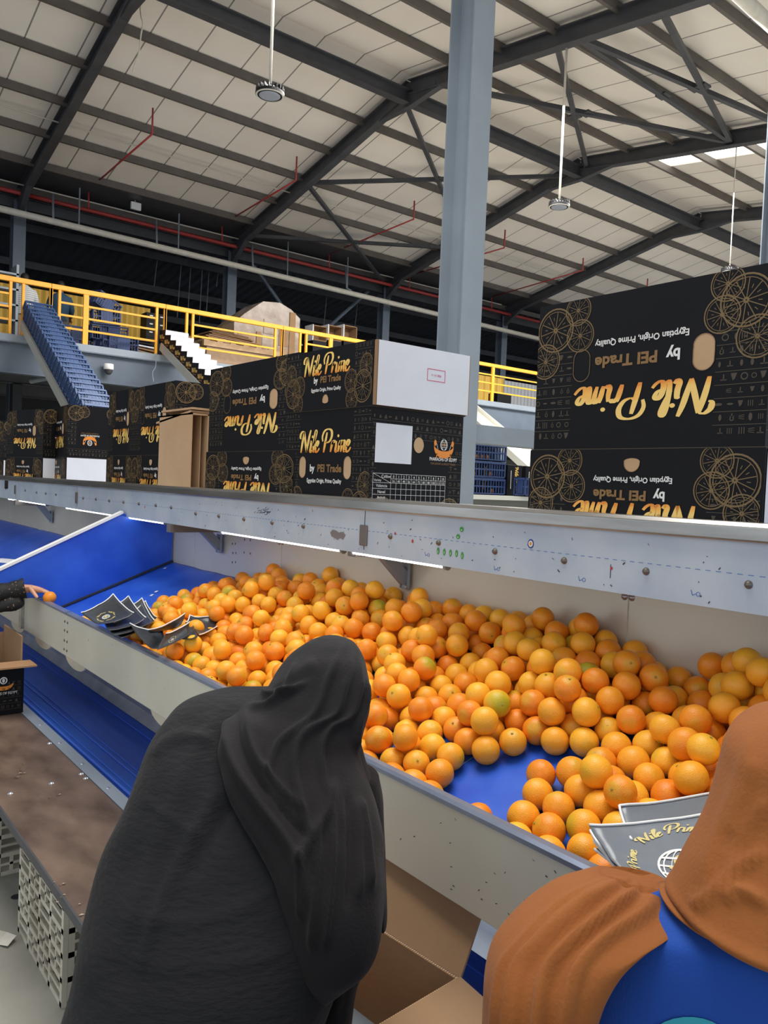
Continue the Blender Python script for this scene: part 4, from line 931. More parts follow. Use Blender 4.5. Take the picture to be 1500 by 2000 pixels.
MB().box(lc((1.115, -1, .30)), lc((1.17, 10, .372))).build('frame_rail', STEEL_GR, t)
b = MB()
for y in [1.2 + .33 * k for k in range(16)]: b.lathe([(0, .006), (.006, .005), (.008, 0)], M=Matrix.Translation(lc((1.14, y, .372))), n=10)
b.build('rail_screws', CHROME, t)
MB().box(lc((1.2, -1, .05)), lc((1.62, 10, .33))).build('conveyor_body', STEEL_DK, t)
for y in (-.8, 2.5, 5.5, 8.5):
    for x in (1.14, 1.58): MB().box(lc((x, y, 0)), lc((x + .05, y + .05, .33))).build('leg', STEEL_DK, t)
# ================================================================ STANDING BOARD ON CRATES
ZBD = .37
PLY = mat('worn_brown_plywood', (72, 56, 46), .42, rgb2=(122, 102, 88), scale=3.2, detail=9, bump=.1, bscale=40, stretch=(2.2, 1, 1))
t = thing('standing_board', 'worn brown plywood standing board with metal edge laid on white crates', 'board', (.9, 2.5, ZBD))
bd = lambda p: Vector(p) - Vector((.9, 2.5, ZBD))
MB().box(bd((.745, .2, ZBD - .024)), bd((1.112, 7.5, ZBD))).build('board_top', PLY, t)
MB().box(bd((.738, .2, ZBD - .03)), bd((.745, 7.5, ZBD + .002))).build('metal_edge', STEEL_DK, t)
b = MB()
for u, v in ((20, 1550), (100, 1530), (178, 1508), (200, 1514), (134, 1446)):
    p = onz(u, v, ZBD); b.lathe([(0, .006), (.008, .005), (.011, 0)], M=Matrix.Translation(bd((min(p.x, 1.1), p.y, ZBD))), n=12)
b.build('bolt_heads', CHROME, t, smooth=True)
rs = random.Random(4); g = MB()
for u, v, n_ in ((38, 1508, 9), (105, 1560, 2), (113, 1724, 3), (122, 1752, 3), (155, 1780, 2)):
    for k in range(n_):
        p = onz(u + rs.gauss(0, 9), v + rs.gauss(0, 9), ZBD); a = rs.uniform(0, 3); l = rs.uniform(.004, .011)
        g.add([bd((p.x + l * math.cos(a + q), p.y + l * math.sin(a + q) * .5, ZBD + .002 + .003 * (q > 1))) for q in (0, 1.2, 3, 4.4)], [(0, 1, 2, 3)])
g.build('paper_scraps', mat('torn_paper', (176, 158, 142), .8), t)
WCR = mat('dirty_white_crate', (206, 202, 186), .55, rgb2=(168, 160, 144), scale=5, detail=4)
def lattice_crate(label, x, y, rz=0, L_=.58, W_=.36, H_=.325):
    t = thing('plastic_crate', label, 'crate', (x, y, 0), rz, 'white crates under the standing board')
    mb = MB(); th = .016
    mb.box((.017, .017, .001), (W_ - .017, L_ - .017, .012))
    def wall(o, ax, ln, nx, ny, ins=0):
        o, ax = Vector(o), Vector(ax); o = o + ax * ins; ln = ln - 2 * ins; nrm = Vector((ax.y, -ax.x, 0))
        def bx(s0, s1, z0, z1, th_=th):
            mb.add([o + ax * s + nrm * n_ + Vector((0, 0, z)) for z in (z0, z1) for s, n_ in ((s0, 0), (s1, 0), (s1, th_), (s0, th_))], [(0, 3, 2, 1), (4, 5, 6, 7), (0, 1, 5, 4), (1, 2, 6, 5), (2, 3, 7, 6), (3, 0, 4, 7)])
        for k in range(nx + 1): c_ = k * (ln - .02) / nx; bx(c_, c_ + .02, 0, H_)
        for k in range(ny + 1): c_ = k * (H_ - .02) / ny; bx(.0007, ln - .0007, c_ + .0007, c_ + .018, .0148)
        for k in range(nx):
            for j in range(ny):
                s0 = k * (ln - .02) / nx + .02; s1 = (k + 1) * (ln - .02) / nx; z0 = j * (H_ - .018) / ny + .018; z1 = (j + 1) * (H_ - .018) / ny; ms = (s0 + s1) / 2; mz = (z0 + z1) / 2
                bx(s0, s1, mz - .005, mz + .005, .0085)
                if (k + j) % 3: bx(ms - .006, ms + .006, z0, z1, .0075)
    wall((0, 0, .0005), (0, 1, 0), L_, 4, 4); wall((W_, .0005, 0), (-1, 0, 0), W_, 3, 4, .0165); wall((W_, L_, .0005), (0, -1, 0), L_, 4, 4); wall((0, L_ - .0005, 0), (1, 0, 0), W_, 3, 4, .0165)
    mb.build('crate_shell', WCR, t); return t
p = onx(124, 1806, .755); lattice_crate('dirty white lattice crate under the near edge of the board', .755, p.y, 0, L_=.52)
p = onx(-10, 1700, .78); q_ = onz(3, 1715, .03)
lattice_crate('dirty white lattice crate at the left edge under the board', .76, 3.42, 0, L_=.5)
# floor marks
p = onz(32, 1752, 0); g = MB(); disc2d(g, lambda a, b: Vector((p.x + a, p.y + b, .002)), 0, 0, .02, .02); tag(g.build('floor_hole', DARK), 'small dark round hole in the concrete floor at lower left', 'hole')
p = onz(8, 1840, 0); g = MB(); g.add([Vector((p.x + a, p.y + b, z)) for a, b, z in ((-.03, .0, .003), (.0, -.05, .01), (.035, -.02, .022), (.02, .05, .006), (-.01, .06, .02))], [(0, 1, 2, 3), (0, 3, 4)]); tag(g.build('paper_scrap', mat('torn_paper_floor', (205, 200, 190), .8)), 'torn scrap of paper on the concrete at the left edge', 'paper')
# carton at far left on the board
p = onz(45, 1392, ZBD)
t = thing('open_carton', 'open black printed carton with kraft inside at the left edge, standing on the board', 'carton', (p.x, p.y, ZBD), 0)
yb, xb = p.y, p.x
H_ = onx(44, 1290, xb).z - ZBD; h = H_; W_ = .40; D_ = .42
for nm, lo, hi, m in (('carton_wall', (-W_, 0, 0), (0, .008, h), BLACKC), ('carton_wall', (-.008, .008, 0), (0, D_, h), KRAFT), ('carton_wall', (-W_, D_ - .008, 0), (-.008, D_, h + .09), KRAFT), ('carton_wall', (-W_, .008, 0), (-W_ + .008, D_ - .008, h), KRAFT)):
    MB().box(lo, hi).build(nm, m, t)
MB().box((-W_ - .0, -.13, h - .001), (.03, .008, h + .007), M=Matrix.Rotation(.0, 4, 'X')).build('flap', KRAFTD, t)
MB().box((-.0085, D_ * .1, h), (0, D_, h + .13)).build('flap', KRAFT, t)
MB().box((-W_, .008, 0), (-.008, D_, .008)).build('carton_floor', KRAFT, t)
g = MB(); fn_ = lambda a, b: Vector((a, -.0015, b)); cx, cz = -.10, h - .10
vs = []
for k in range(17):
    q = PI + PI * k / 16; w2 = .009 * math.sin(PI * k / 16) ** .7 + .0015
    vs += [fn_(cx + .05 * math.cos(q), cz + .03 * math.sin(q) + w2), fn_(cx + .05 * math.cos(q), cz + .03 * math.sin(q) - w2)]
g.add(vs, [(2 * k, 2 * k + 1, 2 * k + 3, 2 * k + 2) for k in range(16)], 0)
ring2d(g, fn_, cx, cz + .012, .013, .019, 14, mi=1); disc2d(g, fn_, cx, cz + .012, .007, .011, 10, 1); g.build('boat_emblem', [ORG, INKW], t)
g = MB(); put_text(g, 'PHARAOHS OF EGYPT', fn_, cx - .01, cz - .055, width=.16, height=.014, bold=.012); g.build('white_lettering', INKW, t)
g = MB(); glyph_band(g, fn_, -.34, -.01, .03, .2, random.Random(2), 0); g.build('glyph_print', GLYPH, t)

# ================================================================ ORANGES
def peel(name, green):
    m = bpy.data.materials.new(name); m.use_nodes = True; nt = m.node_tree; b = nt.nodes['Principled BSDF']; L = nt.links.new
    oi = nt.nodes.new('ShaderNodeObjectInfo'); tc = nt.nodes.new('ShaderNodeTexCoord')
    r = nt.nodes.new('ShaderNodeValToRGB'); L(oi.outputs['Random'], r.inputs[0]); e = r.color_ramp.elements
    e[0].color = (*lin((246, 150, 34)), 1); e[1].color = (*lin((255, 190, 52)), 1); x = e.new(.5); x.color = (*lin((252, 170, 42)), 1); x = e.new(.18); x.color = (*lin((242, 138, 32)), 1)
    n = nt.nodes.new('ShaderNodeTexNoise'); n.inputs['Scale'].default_value = 28; n.inputs['Detail'].default_value = 3; L(tc.outputs['Object'], n.inputs['Vector'])
    mx_ = nt.nodes.new('ShaderNodeMix'); mx_.data_type = 'RGBA'; mx_.inputs['B'].default_value = (*lin((255, 190, 58)), 1); L(r.outputs[0], mx_.inputs['A'])
    mr = nt.nodes.new('ShaderNodeMapRange'); mr.inputs['From Min'].default_value = .5; mr.inputs['From Max'].default_value = .8; L(n.outputs['Fac'], mr.inputs['Value']); mr.inputs['To Max'].default_value = .5; L(mr.outputs[0], mx_.inputs['Factor'])
    last = mx_.outputs['Result']
    sp = nt.nodes.new('ShaderNodeSeparateXYZ'); L(tc.outputs['Object'], sp.inputs[0])
    ad = nt.nodes.new('ShaderNodeMath'); ad.operation = 'MULTIPLY_ADD'; ad.inputs[1].default_value = .03; L(n.outputs['Fac'], ad.inputs[0]); L(sp.outputs['Z'], ad.inputs[2])
    m2 = nt.nodes.new('ShaderNodeMapRange'); m2.inputs['From Min'].default_value = .018 if green else .042; m2.inputs['From Max'].default_value = .05; m2.inputs['To Max'].default_value = .9 if green else .55; L(ad.outputs[0], m2.inputs['Value'])
    g = nt.nodes.new('ShaderNodeMix'); g.data_type = 'RGBA'; g.inputs['B'].default_value = (*lin((168, 176, 40) if green else (214, 178, 50)), 1); L(last, g.inputs['A']); L(m2.outputs[0], g.inputs['Factor']); L(g.outputs['Result'], b.inputs['Base Color'])
    b.inputs['Roughness'].default_value = .38; b.inputs['Specular IOR Level'].default_value = .45
    b.inputs['Subsurface Weight'].default_value = .0
    v = nt.nodes.new('ShaderNodeTexVoronoi'); v.inputs['Scale'].default_value = 420; L(tc.outputs['Object'], v.inputs['Vector'])
    n3 = nt.nodes.new('ShaderNodeTexNoise'); n3.inputs['Scale'].default_value = 90; L(tc.outputs['Object'], n3.inputs['Vector'])
    a2 = nt.nodes.new('ShaderNodeMath'); a2.operation = 'MULTIPLY_ADD'; a2.inputs[1].default_value = 1.2; L(n3.outputs['Fac'], a2.inputs[0]); L(v.outputs['Distance'], a2.inputs[2])
    bp = nt.nodes.new('ShaderNodeBump'); bp.inputs['Strength'].default_value = .35; bp.inputs['Distance'].default_value = .0012; L(a2.outputs[0], bp.inputs['Height']); L(bp.outputs[0], b.inputs['Normal'])
    return m
PEEL, PEELG = peel('orange_peel', False), peel('greenish_orange_peel', True)
STEM = mat('green_stem_button', (158, 150, 62), .7)
def orange_mb(r=.0362, nu=30, nv=18, sq=1.0, seed=0):
    mb = MB(); vs = [(0, 0, r * sq * .965)]; fs = []
    for j in range(1, nv):
        th = PI * j / nv
        for i in range(nu):
            ph = 2 * PI * i / nu; d = Vector((math.sin(th) * math.cos(ph), math.sin(th) * math.sin(ph), math.cos(th)))
            rr = r * (1 + .018 * noise.noise(d * 1.3 + Vector((seed, 0, 0)))) * (1 - .045 * math.exp(-(th / .22) ** 2) - .02 * math.exp(-((PI - th) / .25) ** 2))
            vs.append((d.x * rr, d.y * rr, d.z * rr * sq))
    vs.append((0, 0, -r * sq * .98)); n = len(vs) - 1
    fs += [(0, 1 + i, 1 + (i + 1) % nu) for i in range(nu)]
    for j in range(nv - 2):
        for i in range(nu): a = 1 + j * nu; fs.append((a + i, a + nu + i, a + nu + (i + 1) % nu, a + (i + 1) % nu))
    a = 1 + (nv - 2) * nu; fs += [(n, a + (i + 1) % nu, a + i) for i in range(nu)]
    return mb.add(vs, fs)
def stem_mb(r=.0362):
    mb = MB(); pts = []
    for k in range(10):
        q = 2 * PI * k / 10; rr = .0042 if k % 2 else .0024; pts.append((rr * math.cos(q), rr * math.sin(q)))
    z = r * .955; mb.add([(x, y, z) for x, y in pts] + [(x * .6, y * .6, z + .0014) for x, y in pts], [tuple(range(10, 20))] + [(i, (i + 1) % 10, 10 + (i + 1) % 10, 10 + i) for i in range(10)]); return mb
def orange_thing(name_, sq, seed, m):
    t = bpy.data.objects.new('orange', None); C.objects.link(t); t.empty_display_size = .03
    orange_mb(sq=sq, seed=seed).build('peel', m, t, smooth=True); stem_mb().build('stem_button', STEM, t); return t
OR = '''1556,888,1060,3592;1448,985,1021,3564;1610,894,1111,3364;1470,1065,1036,3240;1332,983,924,3236;1342,1084,927,2776;1695,1133,1100,2656;1793,949,1162,2648;1673,1027,1109,2608;1726,982,1133,2600;1406,1112,951,2592;1647,1231,1102,2544;1626,1217,1033,2524;1596,1284,1022,2520;1638,1286,1150,2480;1419,1184,956,2452;1804,1116,1138,2452;1484,1415,980,2448;1852,952,1205,2444;1544,1378,1002,2428;1344,1158,928,2420;1614,1314,1087,2416;1712,1209,1128,2396;1498,1438,1048,2384;1387,1028,944,2372;1616,1068,1029,2360;1357,1449,933,2344;1583,1004,1017,2340;1351,1581,989,2316;1846,1173,1178,2216;1732,1271,1162,2196;1644,957,1098,2180;1328,1666,964,2156;1475,1108,977,2144;1850,894,1251,2100;1477,1225,977,2092;1780,1209,1157,2076;1963,1079,1216,2068;1475,1665,1026,2044;1715,1437,1181,2044;1455,1038,969,2024;1826,1243,1203,2024;1552,937,1005,2008;1420,1478,956,1956;1572,1465,1077,1936;1628,1390,1089,1920;1480,1770,1038,1900;1645,1136,1040,1856;1651,1005,1042,1852;1354,1535,932,1836;1517,1166,993,1812;1609,1356,1027,1796;1391,1762,996,1780;1736,1562,1134,1712;1872,1422,1218,1700;1905,957,1257,1688;1489,1488,982,1660;1424,1552,958,1648;1920,1451,1266,1636;1306,915,914,1632;1642,1531,1107,1624;1772,1837,1148,1576;1620,1817,1094,1572;1515,1510,1047,1572;1700,1336,1175,1564;1685,1076,1055,1564;1654,824,1157,1556;1690,1192,1057,1532;1690,1392,1128,1528;1552,1810,1066,1524;1573,1538,1082,1516;1697,1902,1174,1504;1929,1622,1257,1500;1688,1623,1120,1496;1788,1551,1186,1488;1847,1667,1236,1476;1963,1172,1159,1476;1615,1429,1029,1456;1842,1505,1207,1448;1491,1852,1049,1440;1895,1813,1182,1424;1287,1039,907,1412;1305,2431,975,1372;1775,2072,1219,1368;1713,2096,1189,1352;1941,1102,1150,1348;1330,1604,923,1336;1894,1880,1211,1320;1623,2121,1095,1312;1620,865,1031,1264;1808,1624,1191,1260;1466,1611,973,1260;1512,1557,991,1252;1886,1058,1130,1248;1405,2482,1008,1244;1702,1463,1114,1208;1705,2307,1130,1192;1906,1359,1203,1192;1533,1629,998,1160;1765,882,1148,1156;1826,1179,1107,1144;1487,2487,1031,1136;1393,2715,1003,1128;1782,2385,1212,1124;1755,1643,1144,1108;1854,2385,1251,1104;1696,1714,1059,1092;1708,2525,1162,1068;1494,2735,1048,1048;1833,1373,1176,1032;1736,2240,1125,1032;1685,2091,1121,1028;1662,1874,1117,1012;1627,1707,1033,1000;1860,1305,1183,1000;1284,1122,906,996;1904,1546,1228,980;1947,2051,1224,968;1788,976,1093,964;1789,2762,1202,964;1899,1243,1194,964;1895,1008,1184,960;1676,1946,1119,956;1665,1278,1047,944;1767,2453,1187,940;1959,1407,1221,940;1877,1130,1126,924;1838,878,1168,920;1955,1827,1221,920;1288,1243,907,916;1836,1898,1170,912;1670,2611,1139,912;1653,1775,1043,904;1817,1445,1174,896;1754,1912,1129,896;1456,1784,970,892;1615,2820,1091,884;1612,1954,1083,880;1313,2527,973,880;1577,1129,1015,872;1555,2669,1063,864;1722,1782,1069,860;1708,2925,1126,852;1885,2161,1253,852;1568,1885,1069,844;1654,2461,1094,844;1788,2555,1203,840;1564,3113,1069,836;1514,999,991,828;1761,3038,1205,828;1800,1968,1173,812;1643,2028,1091,812;1750,1851,1079,812;1540,2548,1063,804;1790,1791,1094,800;1705,3073,1172,796;1601,1639,1024,792;1838,2243,1204,784;1532,3322,1054,772;1845,2097,1222,764;1669,2546,1104,760;1632,3142,1101,756;1963,1311,1204,752;1857,1807,1119,748;1963,2407,1220,740;1952,1008,1231,736;1850,2536,1238,736;1882,1980,1188,728;1774,2904,1152,724;1294,2922,968,724;1585,1765,1018,720;1680,1498,1053,720;1963,2843,1253,708;1443,2567,1022,696;1765,2349,1150,680;1591,2609,1086,680;1294,1477,909,668;1672,3079,1107,668;1649,2348,1104,664;1849,2355,1183,660;1682,896,1054,660;1815,2295,1157,648;1749,2054,1140,632;1494,2809,1048,632;1895,1632,1193,624;1352,2801,931,616;1553,1463,1006,616;1621,823,1091,612;1559,1697,1008,592;1963,1981,1212,588;1838,2628,1230,568;1394,2444,947,564;1365,2911,993,564;1569,2868,1060,556;1895,1868,1133,552;1549,3509,1056,548;1555,2459,1068,544;1706,2389,1128,544;1695,1306,1108,540;1702,861,1115,536;1694,3404,1108,516;1750,2780,1142,508;1438,2673,963,496;1685,3479,1114,488;1622,2903,1097,488;1880,2988,1180,484;1284,1405,906,480;1759,1100,1082,476;1718,3016,1127,472;1352,2874,931,472;1963,1907,1218,468;1311,2669,916,464;1944,962,1151,460;1494,1722,984,460;1923,2118,1207,456;1364,2716,935,444;1937,2959,1217,440;1639,2664,1098,436;1766,3434,1143,428;1310,1726,915,428;1494,2951,984,424;1485,1925,1018,420;1778,1328,1157,420;1780,2987,1156,416;1728,2464,1126,408;1932,3223,1207,404;1475,1854,977,404;1836,1688,1167,400;1534,1071,999,396;1606,2197,1088,396;1483,933,980,392;1439,3301,1024,392;1439,1679,963,388;1688,3187,1122,388;1893,2806,1187,376;1817,2039,1168,372;1811,1052,1102,368;1346,2391,929,364;1482,3467,1034,360;1665,2084,1048,356;1413,2841,954,356;1957,1680,1222,356;1597,3203,1080,348;1825,3339,1165,348;1682,1842,1054,348;1621,938,1031,344;1833,3047,1174,340;1842,2737,1159,340;1359,1785,934,336;1475,2735,977,332;1732,1982,1150,332;1520,2394,1054,328;1952,3308,1220,320;1831,2449,1223,312;1421,2942,956,308;1614,2002,1028,304;1709,3284,1129,300;1963,1504,1240,300;1890,2061,1175,296;1880,3106,1187,292;1464,3370,1033,288;1643,3077,1039,288;1547,2998,1004,284;1284,1550,906,284;1942,3051,1203,276;1902,899,1199,272;1923,2874,1200,272;1730,1252,1072,268;1690,2726,1112,260;1652,3248,1100,260;1599,3327,1023,256;1284,2528,906,256;1603,2115,1024,252;1802,2114,1165,252;1673,3444,1050,244;1290,2739,908,240;1910,1480,1195,240;1669,3641,1049,232;1750,904,1079,232;1352,2948,931,228;1798,1247,1097,224;1936,3582,1148,220;1398,1620,948,220;1465,2444,973,216;1417,2585,955,216;1600,3764,1023,212;1768,813,1173,208;1764,1723,1084,208;1739,2140,1136,204;1705,2842,1062,204;1687,3720,1056,204;1554,3710,1006,204;1606,1840,1025,200;1602,2270,1088,196;1284,1658,906,196;1596,2807,1022,196;1284,2601,906,192;1284,2424,906,192;1677,3518,1052,192;1808,2829,1159,192;1963,1754,1223,192;1547,3271,1004,184;1894,2419,1199,176;1756,2890,1082,172;1636,3577,1037,172;1817,834,1223,168;1548,2626,1004,164;1390,2517,945,164;1730,2651,1129,160;1575,3066,1014,160;1459,2517,971,160;1333,2476,924,160;1284,846,906,160;1565,2054,1010,156;1806,3244,1163,156;1862,989,1121,156;1678,1976,1052,156;1734,3665,1073,152;1772,3074,1142,152;1702,2652,1061,148;1284,2812,906,148;1963,1245,1159,148;1768,1313,1086,148;1284,2886,906,144;1809,2638,1163,144;1470,2882,975,144;1678,1350,1052,128;1569,3198,1012,128;1814,1878,1103,128;1617,3145,1030,128;1535,2699,999,124;1963,2781,1214,124;1770,1493,1144,120;1947,1936,1153,120;1475,2809,977,116;1413,2767,954,116;1809,3650,1101,116;1804,2505,1151,112;1858,1571,1177,112;1528,1807,996,112;1618,3008,1030,108;1895,3284,1181,108;1716,1581,1066,108;1756,2576,1140,104;1497,3623,985,104;1748,1516,1078,104;1643,2521,1039,100;1963,3461,1159,100;1778,2099,1089,100;1317,3024,918,100;1782,1600,1091,100;1963,2616,1213,100;1611,1503,1027,96;1654,2164,1044,88;1378,1714,941,88;1892,1371,1132,88;1900,1200,1135,88;1319,783,919,84;1611,3412,1027,84;1661,2785,1046,84;1453,3010,969,84;1870,3455,1124,80;1761,3186,1148,80;1835,1736,1111,76;1284,3088,906,76;1898,2283,1190,72;1653,2974,1085,72;1721,3592,1068,72;1662,2592,1046,72;1548,3382,1004,72;1553,3456,1006,68;1848,3536,1116,68;1896,1714,1199,68;1869,2013,1123,68;1704,2279,1062,64;1348,2576,930,64;1809,2407,1148,64;1622,3694,1031,64;1284,2959,906,64;1506,3057,988,64;1870,3606,1124,60;1453,3485,969,60;1726,2050,1070,60;1770,2313,1087,60;1690,3131,1057,52;1801,2947,1098,52;1860,1618,1120,52;1792,3578,1095,52;1668,3371,1049,52;1842,3389,1113,52;1735,2969,1074,48;1458,3558,970,44;1835,1330,1111,44;1614,3253,1029,40;1570,2505,1012,40;1535,2846,999,40;1578,2337,1069,40;1288,3992,907,40;1615,3485,1029,36;1540,1880,1001,36;1663,3199,1047,36;1765,1399,1142,36;1963,1864,1159,36;1712,2352,1065,36;1535,2772,999,36;1963,2267,1222,36;1865,1264,1122,32;1555,2916,1006,32;1810,1951,1102,32;1709,964,1064,28;1647,1905,1041,28;1715,1914,1066,28;1963,1445,1159,28;1862,2798,1121,28;1503,3327,987,28;1639,2864,1038,24;1683,1424,1054,24;1408,1837,952,24;1739,1030,1075,24;1918,2559,1208,24;1518,2553,993,24;1420,963,956,24;1881,2491,1189,24;1902,1678,1136,20;1789,2623,1094,20;1899,2720,1203,20;1670,1636,1049,20;1802,3319,1098,20;1911,2212,1207,20;1527,866,996,20;1717,2133,1067,20;1871,2626,1124,20;1894,2865,1133,20;1960,3177,1157,16;1385,3012,943,16;1688,2916,1056,16;1741,1380,1076,16;1757,1174,1082,12;1535,1987,999,12;1373,833,939,12;1920,3405,1142,12;1951,2480,1212,12;1887,920,1130,12;1833,1550,1110,12;1914,3512,1140,12;1566,3637,1011,12;1923,1304,1143,12;1711,2206,1064,8;1737,1655,1074,8;1963,1584,1204,8;1353,3086,931,8;1596,2733,1022,8;1809,1667,1101,4;1745,3175,1077,4;1752,2702,1080,4;1782,3023,1091,4;1542,3130,1002,4;1830,1404,1109,4;1938,2009,1149,4;1320,3151,919,4;1731,2772,1072,4;1854,2579,1178,4;1742,3082,1076,4;1825,3149,1161,4;1515,3517,992,4;1963,2529,1159,4;1730,2585,1072,4;1580,1569,1016,4;1466,2233,1039,0;1329,575,975,0;1573,770,1074,0;1397,2284,1005,0;1799,2202,1156,0;1801,2025,1098,0;1795,2457,1096,0;1741,3451,1076,0;1450,2238,967,0;1424,3622,958,0;1496,2048,984,0;1748,649,1079,0;1347,3286,929,0;1284,1907,906,0;1477,3258,978,0;1343,3426,928,0;1284,3463,906,0;1284,2026,906,0;1894,1444,1133,0;1908,3041,1138,0;1896,847,1133,0;1284,2158,906,0;1733,3325,1073,0;1828,2684,1108,0;1963,819,1159,0;1395,3144,947,0;1933,706,1147,0;1903,2121,1136,0;1902,2195,1136,0;1291,716,908,0;1368,1910,937,0;1467,1982,974,0;1773,2527,1088,0;1389,3554,945,0;1386,2323,944,0;1782,2822,1091,0;1711,754,1065,0;1636,661,1103,0;1861,2158,1184,0;1651,733,1103,0;1721,705,1118,0;1571,654,1071,0;1562,738,1009,0;1805,3479,1100,0;1962,3347,1158,0;1944,3104,1151,0;1893,3154,1132,0;1649,1564,1041,0;1487,706,981,0;1518,2188,993,0;1686,822,1055,0;1963,1526,1159,0;1573,811,1013,0;1584,606,1017,0;1383,2100,943,0;1963,1033,1159,0;1963,1717,1159,0;1584,2265,1017,0;1963,2996,1159,0;1895,2537,1133,0;1284,500,906,0;1922,1585,1143,0;1284,3389,906,0;1504,778,987,0;1833,1477,1110,0;1421,3075,956,0;1398,1976,948,0;1963,2230,1159,0;1619,691,1030,0;1415,3291,955,0;1957,2825,1156,0;1618,2648,1030,0;1352,489,931,0;1901,815,1199,0;1963,754,1194,0;1308,831,973,0;1838,793,1166,0;1897,2646,1190,0;1480,2328,1036,0;1455,2162,1021,0;1430,2380,960,0;1786,3246,1093,0;1642,2316,1039,0;1284,2232,906,0;1284,3214,906,0;1897,2330,1134,0;1412,3426,953,0;1296,573,910,0;1427,2043,959,0;1486,3696,981,0;1709,2499,1064,0;1443,623,965,0;1908,3225,1138,0;1595,2573,1021,0;1441,3359,964,0;1473,3122,976,0;1314,2092,917,0;1425,3210,958,0;1648,2237,1041,0;1618,2452,1030,0;1858,3090,1119,0;1652,622,1042,0;1963,3269,1159,0;1842,3202,1113,0;1963,1644,1159,0;1420,693,956,0;1902,1752,1136,0;1515,2261,992,0;1375,2643,940,0;1857,3274,1119,0;1895,1517,1133,0;1652,2388,1043,0;1309,645,915,0;1442,3057,1025,0;1509,709,1051,0;1394,589,1007,0;1784,719,1155,0;1587,2186,1018,0;1324,2291,921,0;1483,3418,980,0;1963,2156,1159,0;1812,676,1102,0;1897,2694,1134,0;1961,2303,1158,0;1862,2472,1121,0;1636,763,1037,0;1661,2711,1046,0;1343,3499,928,0;1377,906,940,0;1547,2327,1003,0;1963,1369,1159,0;1961,1791,1158,0;1831,2566,1109,0;1746,3524,1078,0;1343,694,957,0;1532,2155,1057,0;1669,3297,1049,0;1382,2250,942,0;1352,2165,931,0;1437,1916,963,0;1776,2183,1089,0;1446,872,966,0;1759,825,1083,0;1802,2752,1099,0;1770,1447,1087,0;1391,550,946,0;1480,2614,978,0;1946,2746,1152,0;1747,1979,1078,0;1512,603,990,0;1878,1940,1127,0;1461,552,971,0;1805,2249,1100,0;1773,3385,1088,0;1845,2081,1114,0;1584,1936,1017,0;1772,2388,1087,0;1797,3127,1097,0;1849,3004,1116,0;1383,754,942,0;1454,2312,969,0;1421,2172,957,0;1891,3338,1132,0;1963,892,1159,0;1908,775,1138,0;1438,799,963,0;1873,2261,1125,0;1498,2379,985,0;1712,2426,1065,0;1351,1863,991,0;1527,2278,1062,0;1423,3161,1013,0;1713,790,1129,0;1299,1770,973,0;1826,2878,1107,0;1374,621,939,0;1356,3213,933,0;1501,3189,986,0;1621,2935,1031,0;1535,2441,999,0;1526,2115,996,0;1929,2456,1146,0;1371,3357,938,0;1688,685,1056,0;1324,1966,921,0;1780,754,1090,0;1882,2402,1128,0;1959,2078,1157,0;1952,2376,1154,0;1354,2033,932,0;1847,740,1115,0;1695,3028,1059,0;1284,3316,906,0;1827,837,1108,0;1568,3564,1012,0;1830,2349,1109,0;1934,2597,1148,0;1284,1794,906,0;1946,2925,1152,0;1583,2389,1017,0;1440,669,1023,0;1415,745,1008,0;1963,937,1217,0;1364,3254,993,0;1680,738,1170,0;1961,2665,1158,0;1546,667,1003,0;1878,2938,1127,0;1819,910,1105,0;1717,3245,1067,0;1328,1850,922,0;1841,2159,1113,0;1457,2109,970,0;1284,2351,906,0'''
DATA = [tuple(int(x) for x in s.split(',')) for s in OR.split(';')]
MAST = [orange_thing('orange', .97, 0, PEEL), orange_thing('orange', 1.03, 3, PEEL), orange_thing('orange', .94, 7, PEEL), orange_thing('orange', 1.0, 5, PEELG)]
MK = [list(m_.children) for m_ in MAST]
rs = random.Random(21); used = [False] * 4
def zone(x, y, u, v, gr):
    if gr: return 'orange with a yellow-green patch of peel in the trough pile', 'greenish oranges in the pile'
    if x > 1.86:
        if u > 1350: return 'orange heaped against the back panel at the far right end', 'oranges against the back panel, far right'
        if u > 1190: return 'orange by the back panel below the panel seam with the two dome bolts', 'oranges by the bolted seam'
        if u > 780: return 'orange leaning on the back panel right of the shelf bracket', 'oranges right of the bracket'
        return 'orange banked up on the back panel left of the shelf bracket', 'oranges left of the bracket'
    if x < 1.40:
        if u > 1250: return 'orange near the rim under or beside the grey bags at right', 'oranges by the right-hand bags'
        if u > 1000: return 'orange in the corner between the rim and the bare blue patch, right side', 'oranges right of the bare patch'
        if u > 690: return 'orange near the rim just right of the person in black', 'oranges right of the person in black'
        if u > 330: return 'orange near the rim between the small bags and the person in black', 'oranges left of the person in black'
        return 'orange near the rim under or beside the small dark bags at left', 'oranges by the small bags'
    if u < 560: return 'orange in the middle of the heap, left end near the empty belt', 'mid-heap oranges at left'
    if u < 860: return 'orange in the middle of the heap behind the head of the person in black', 'mid-heap oranges behind the head'
    if u < 1130: return 'orange in the middle of the heap above the bare blue patch', 'mid-heap oranges above the bare patch'
    return 'orange in the middle of the heap right of the bare blue patch', 'mid-heap oranges at right'
singles = {}
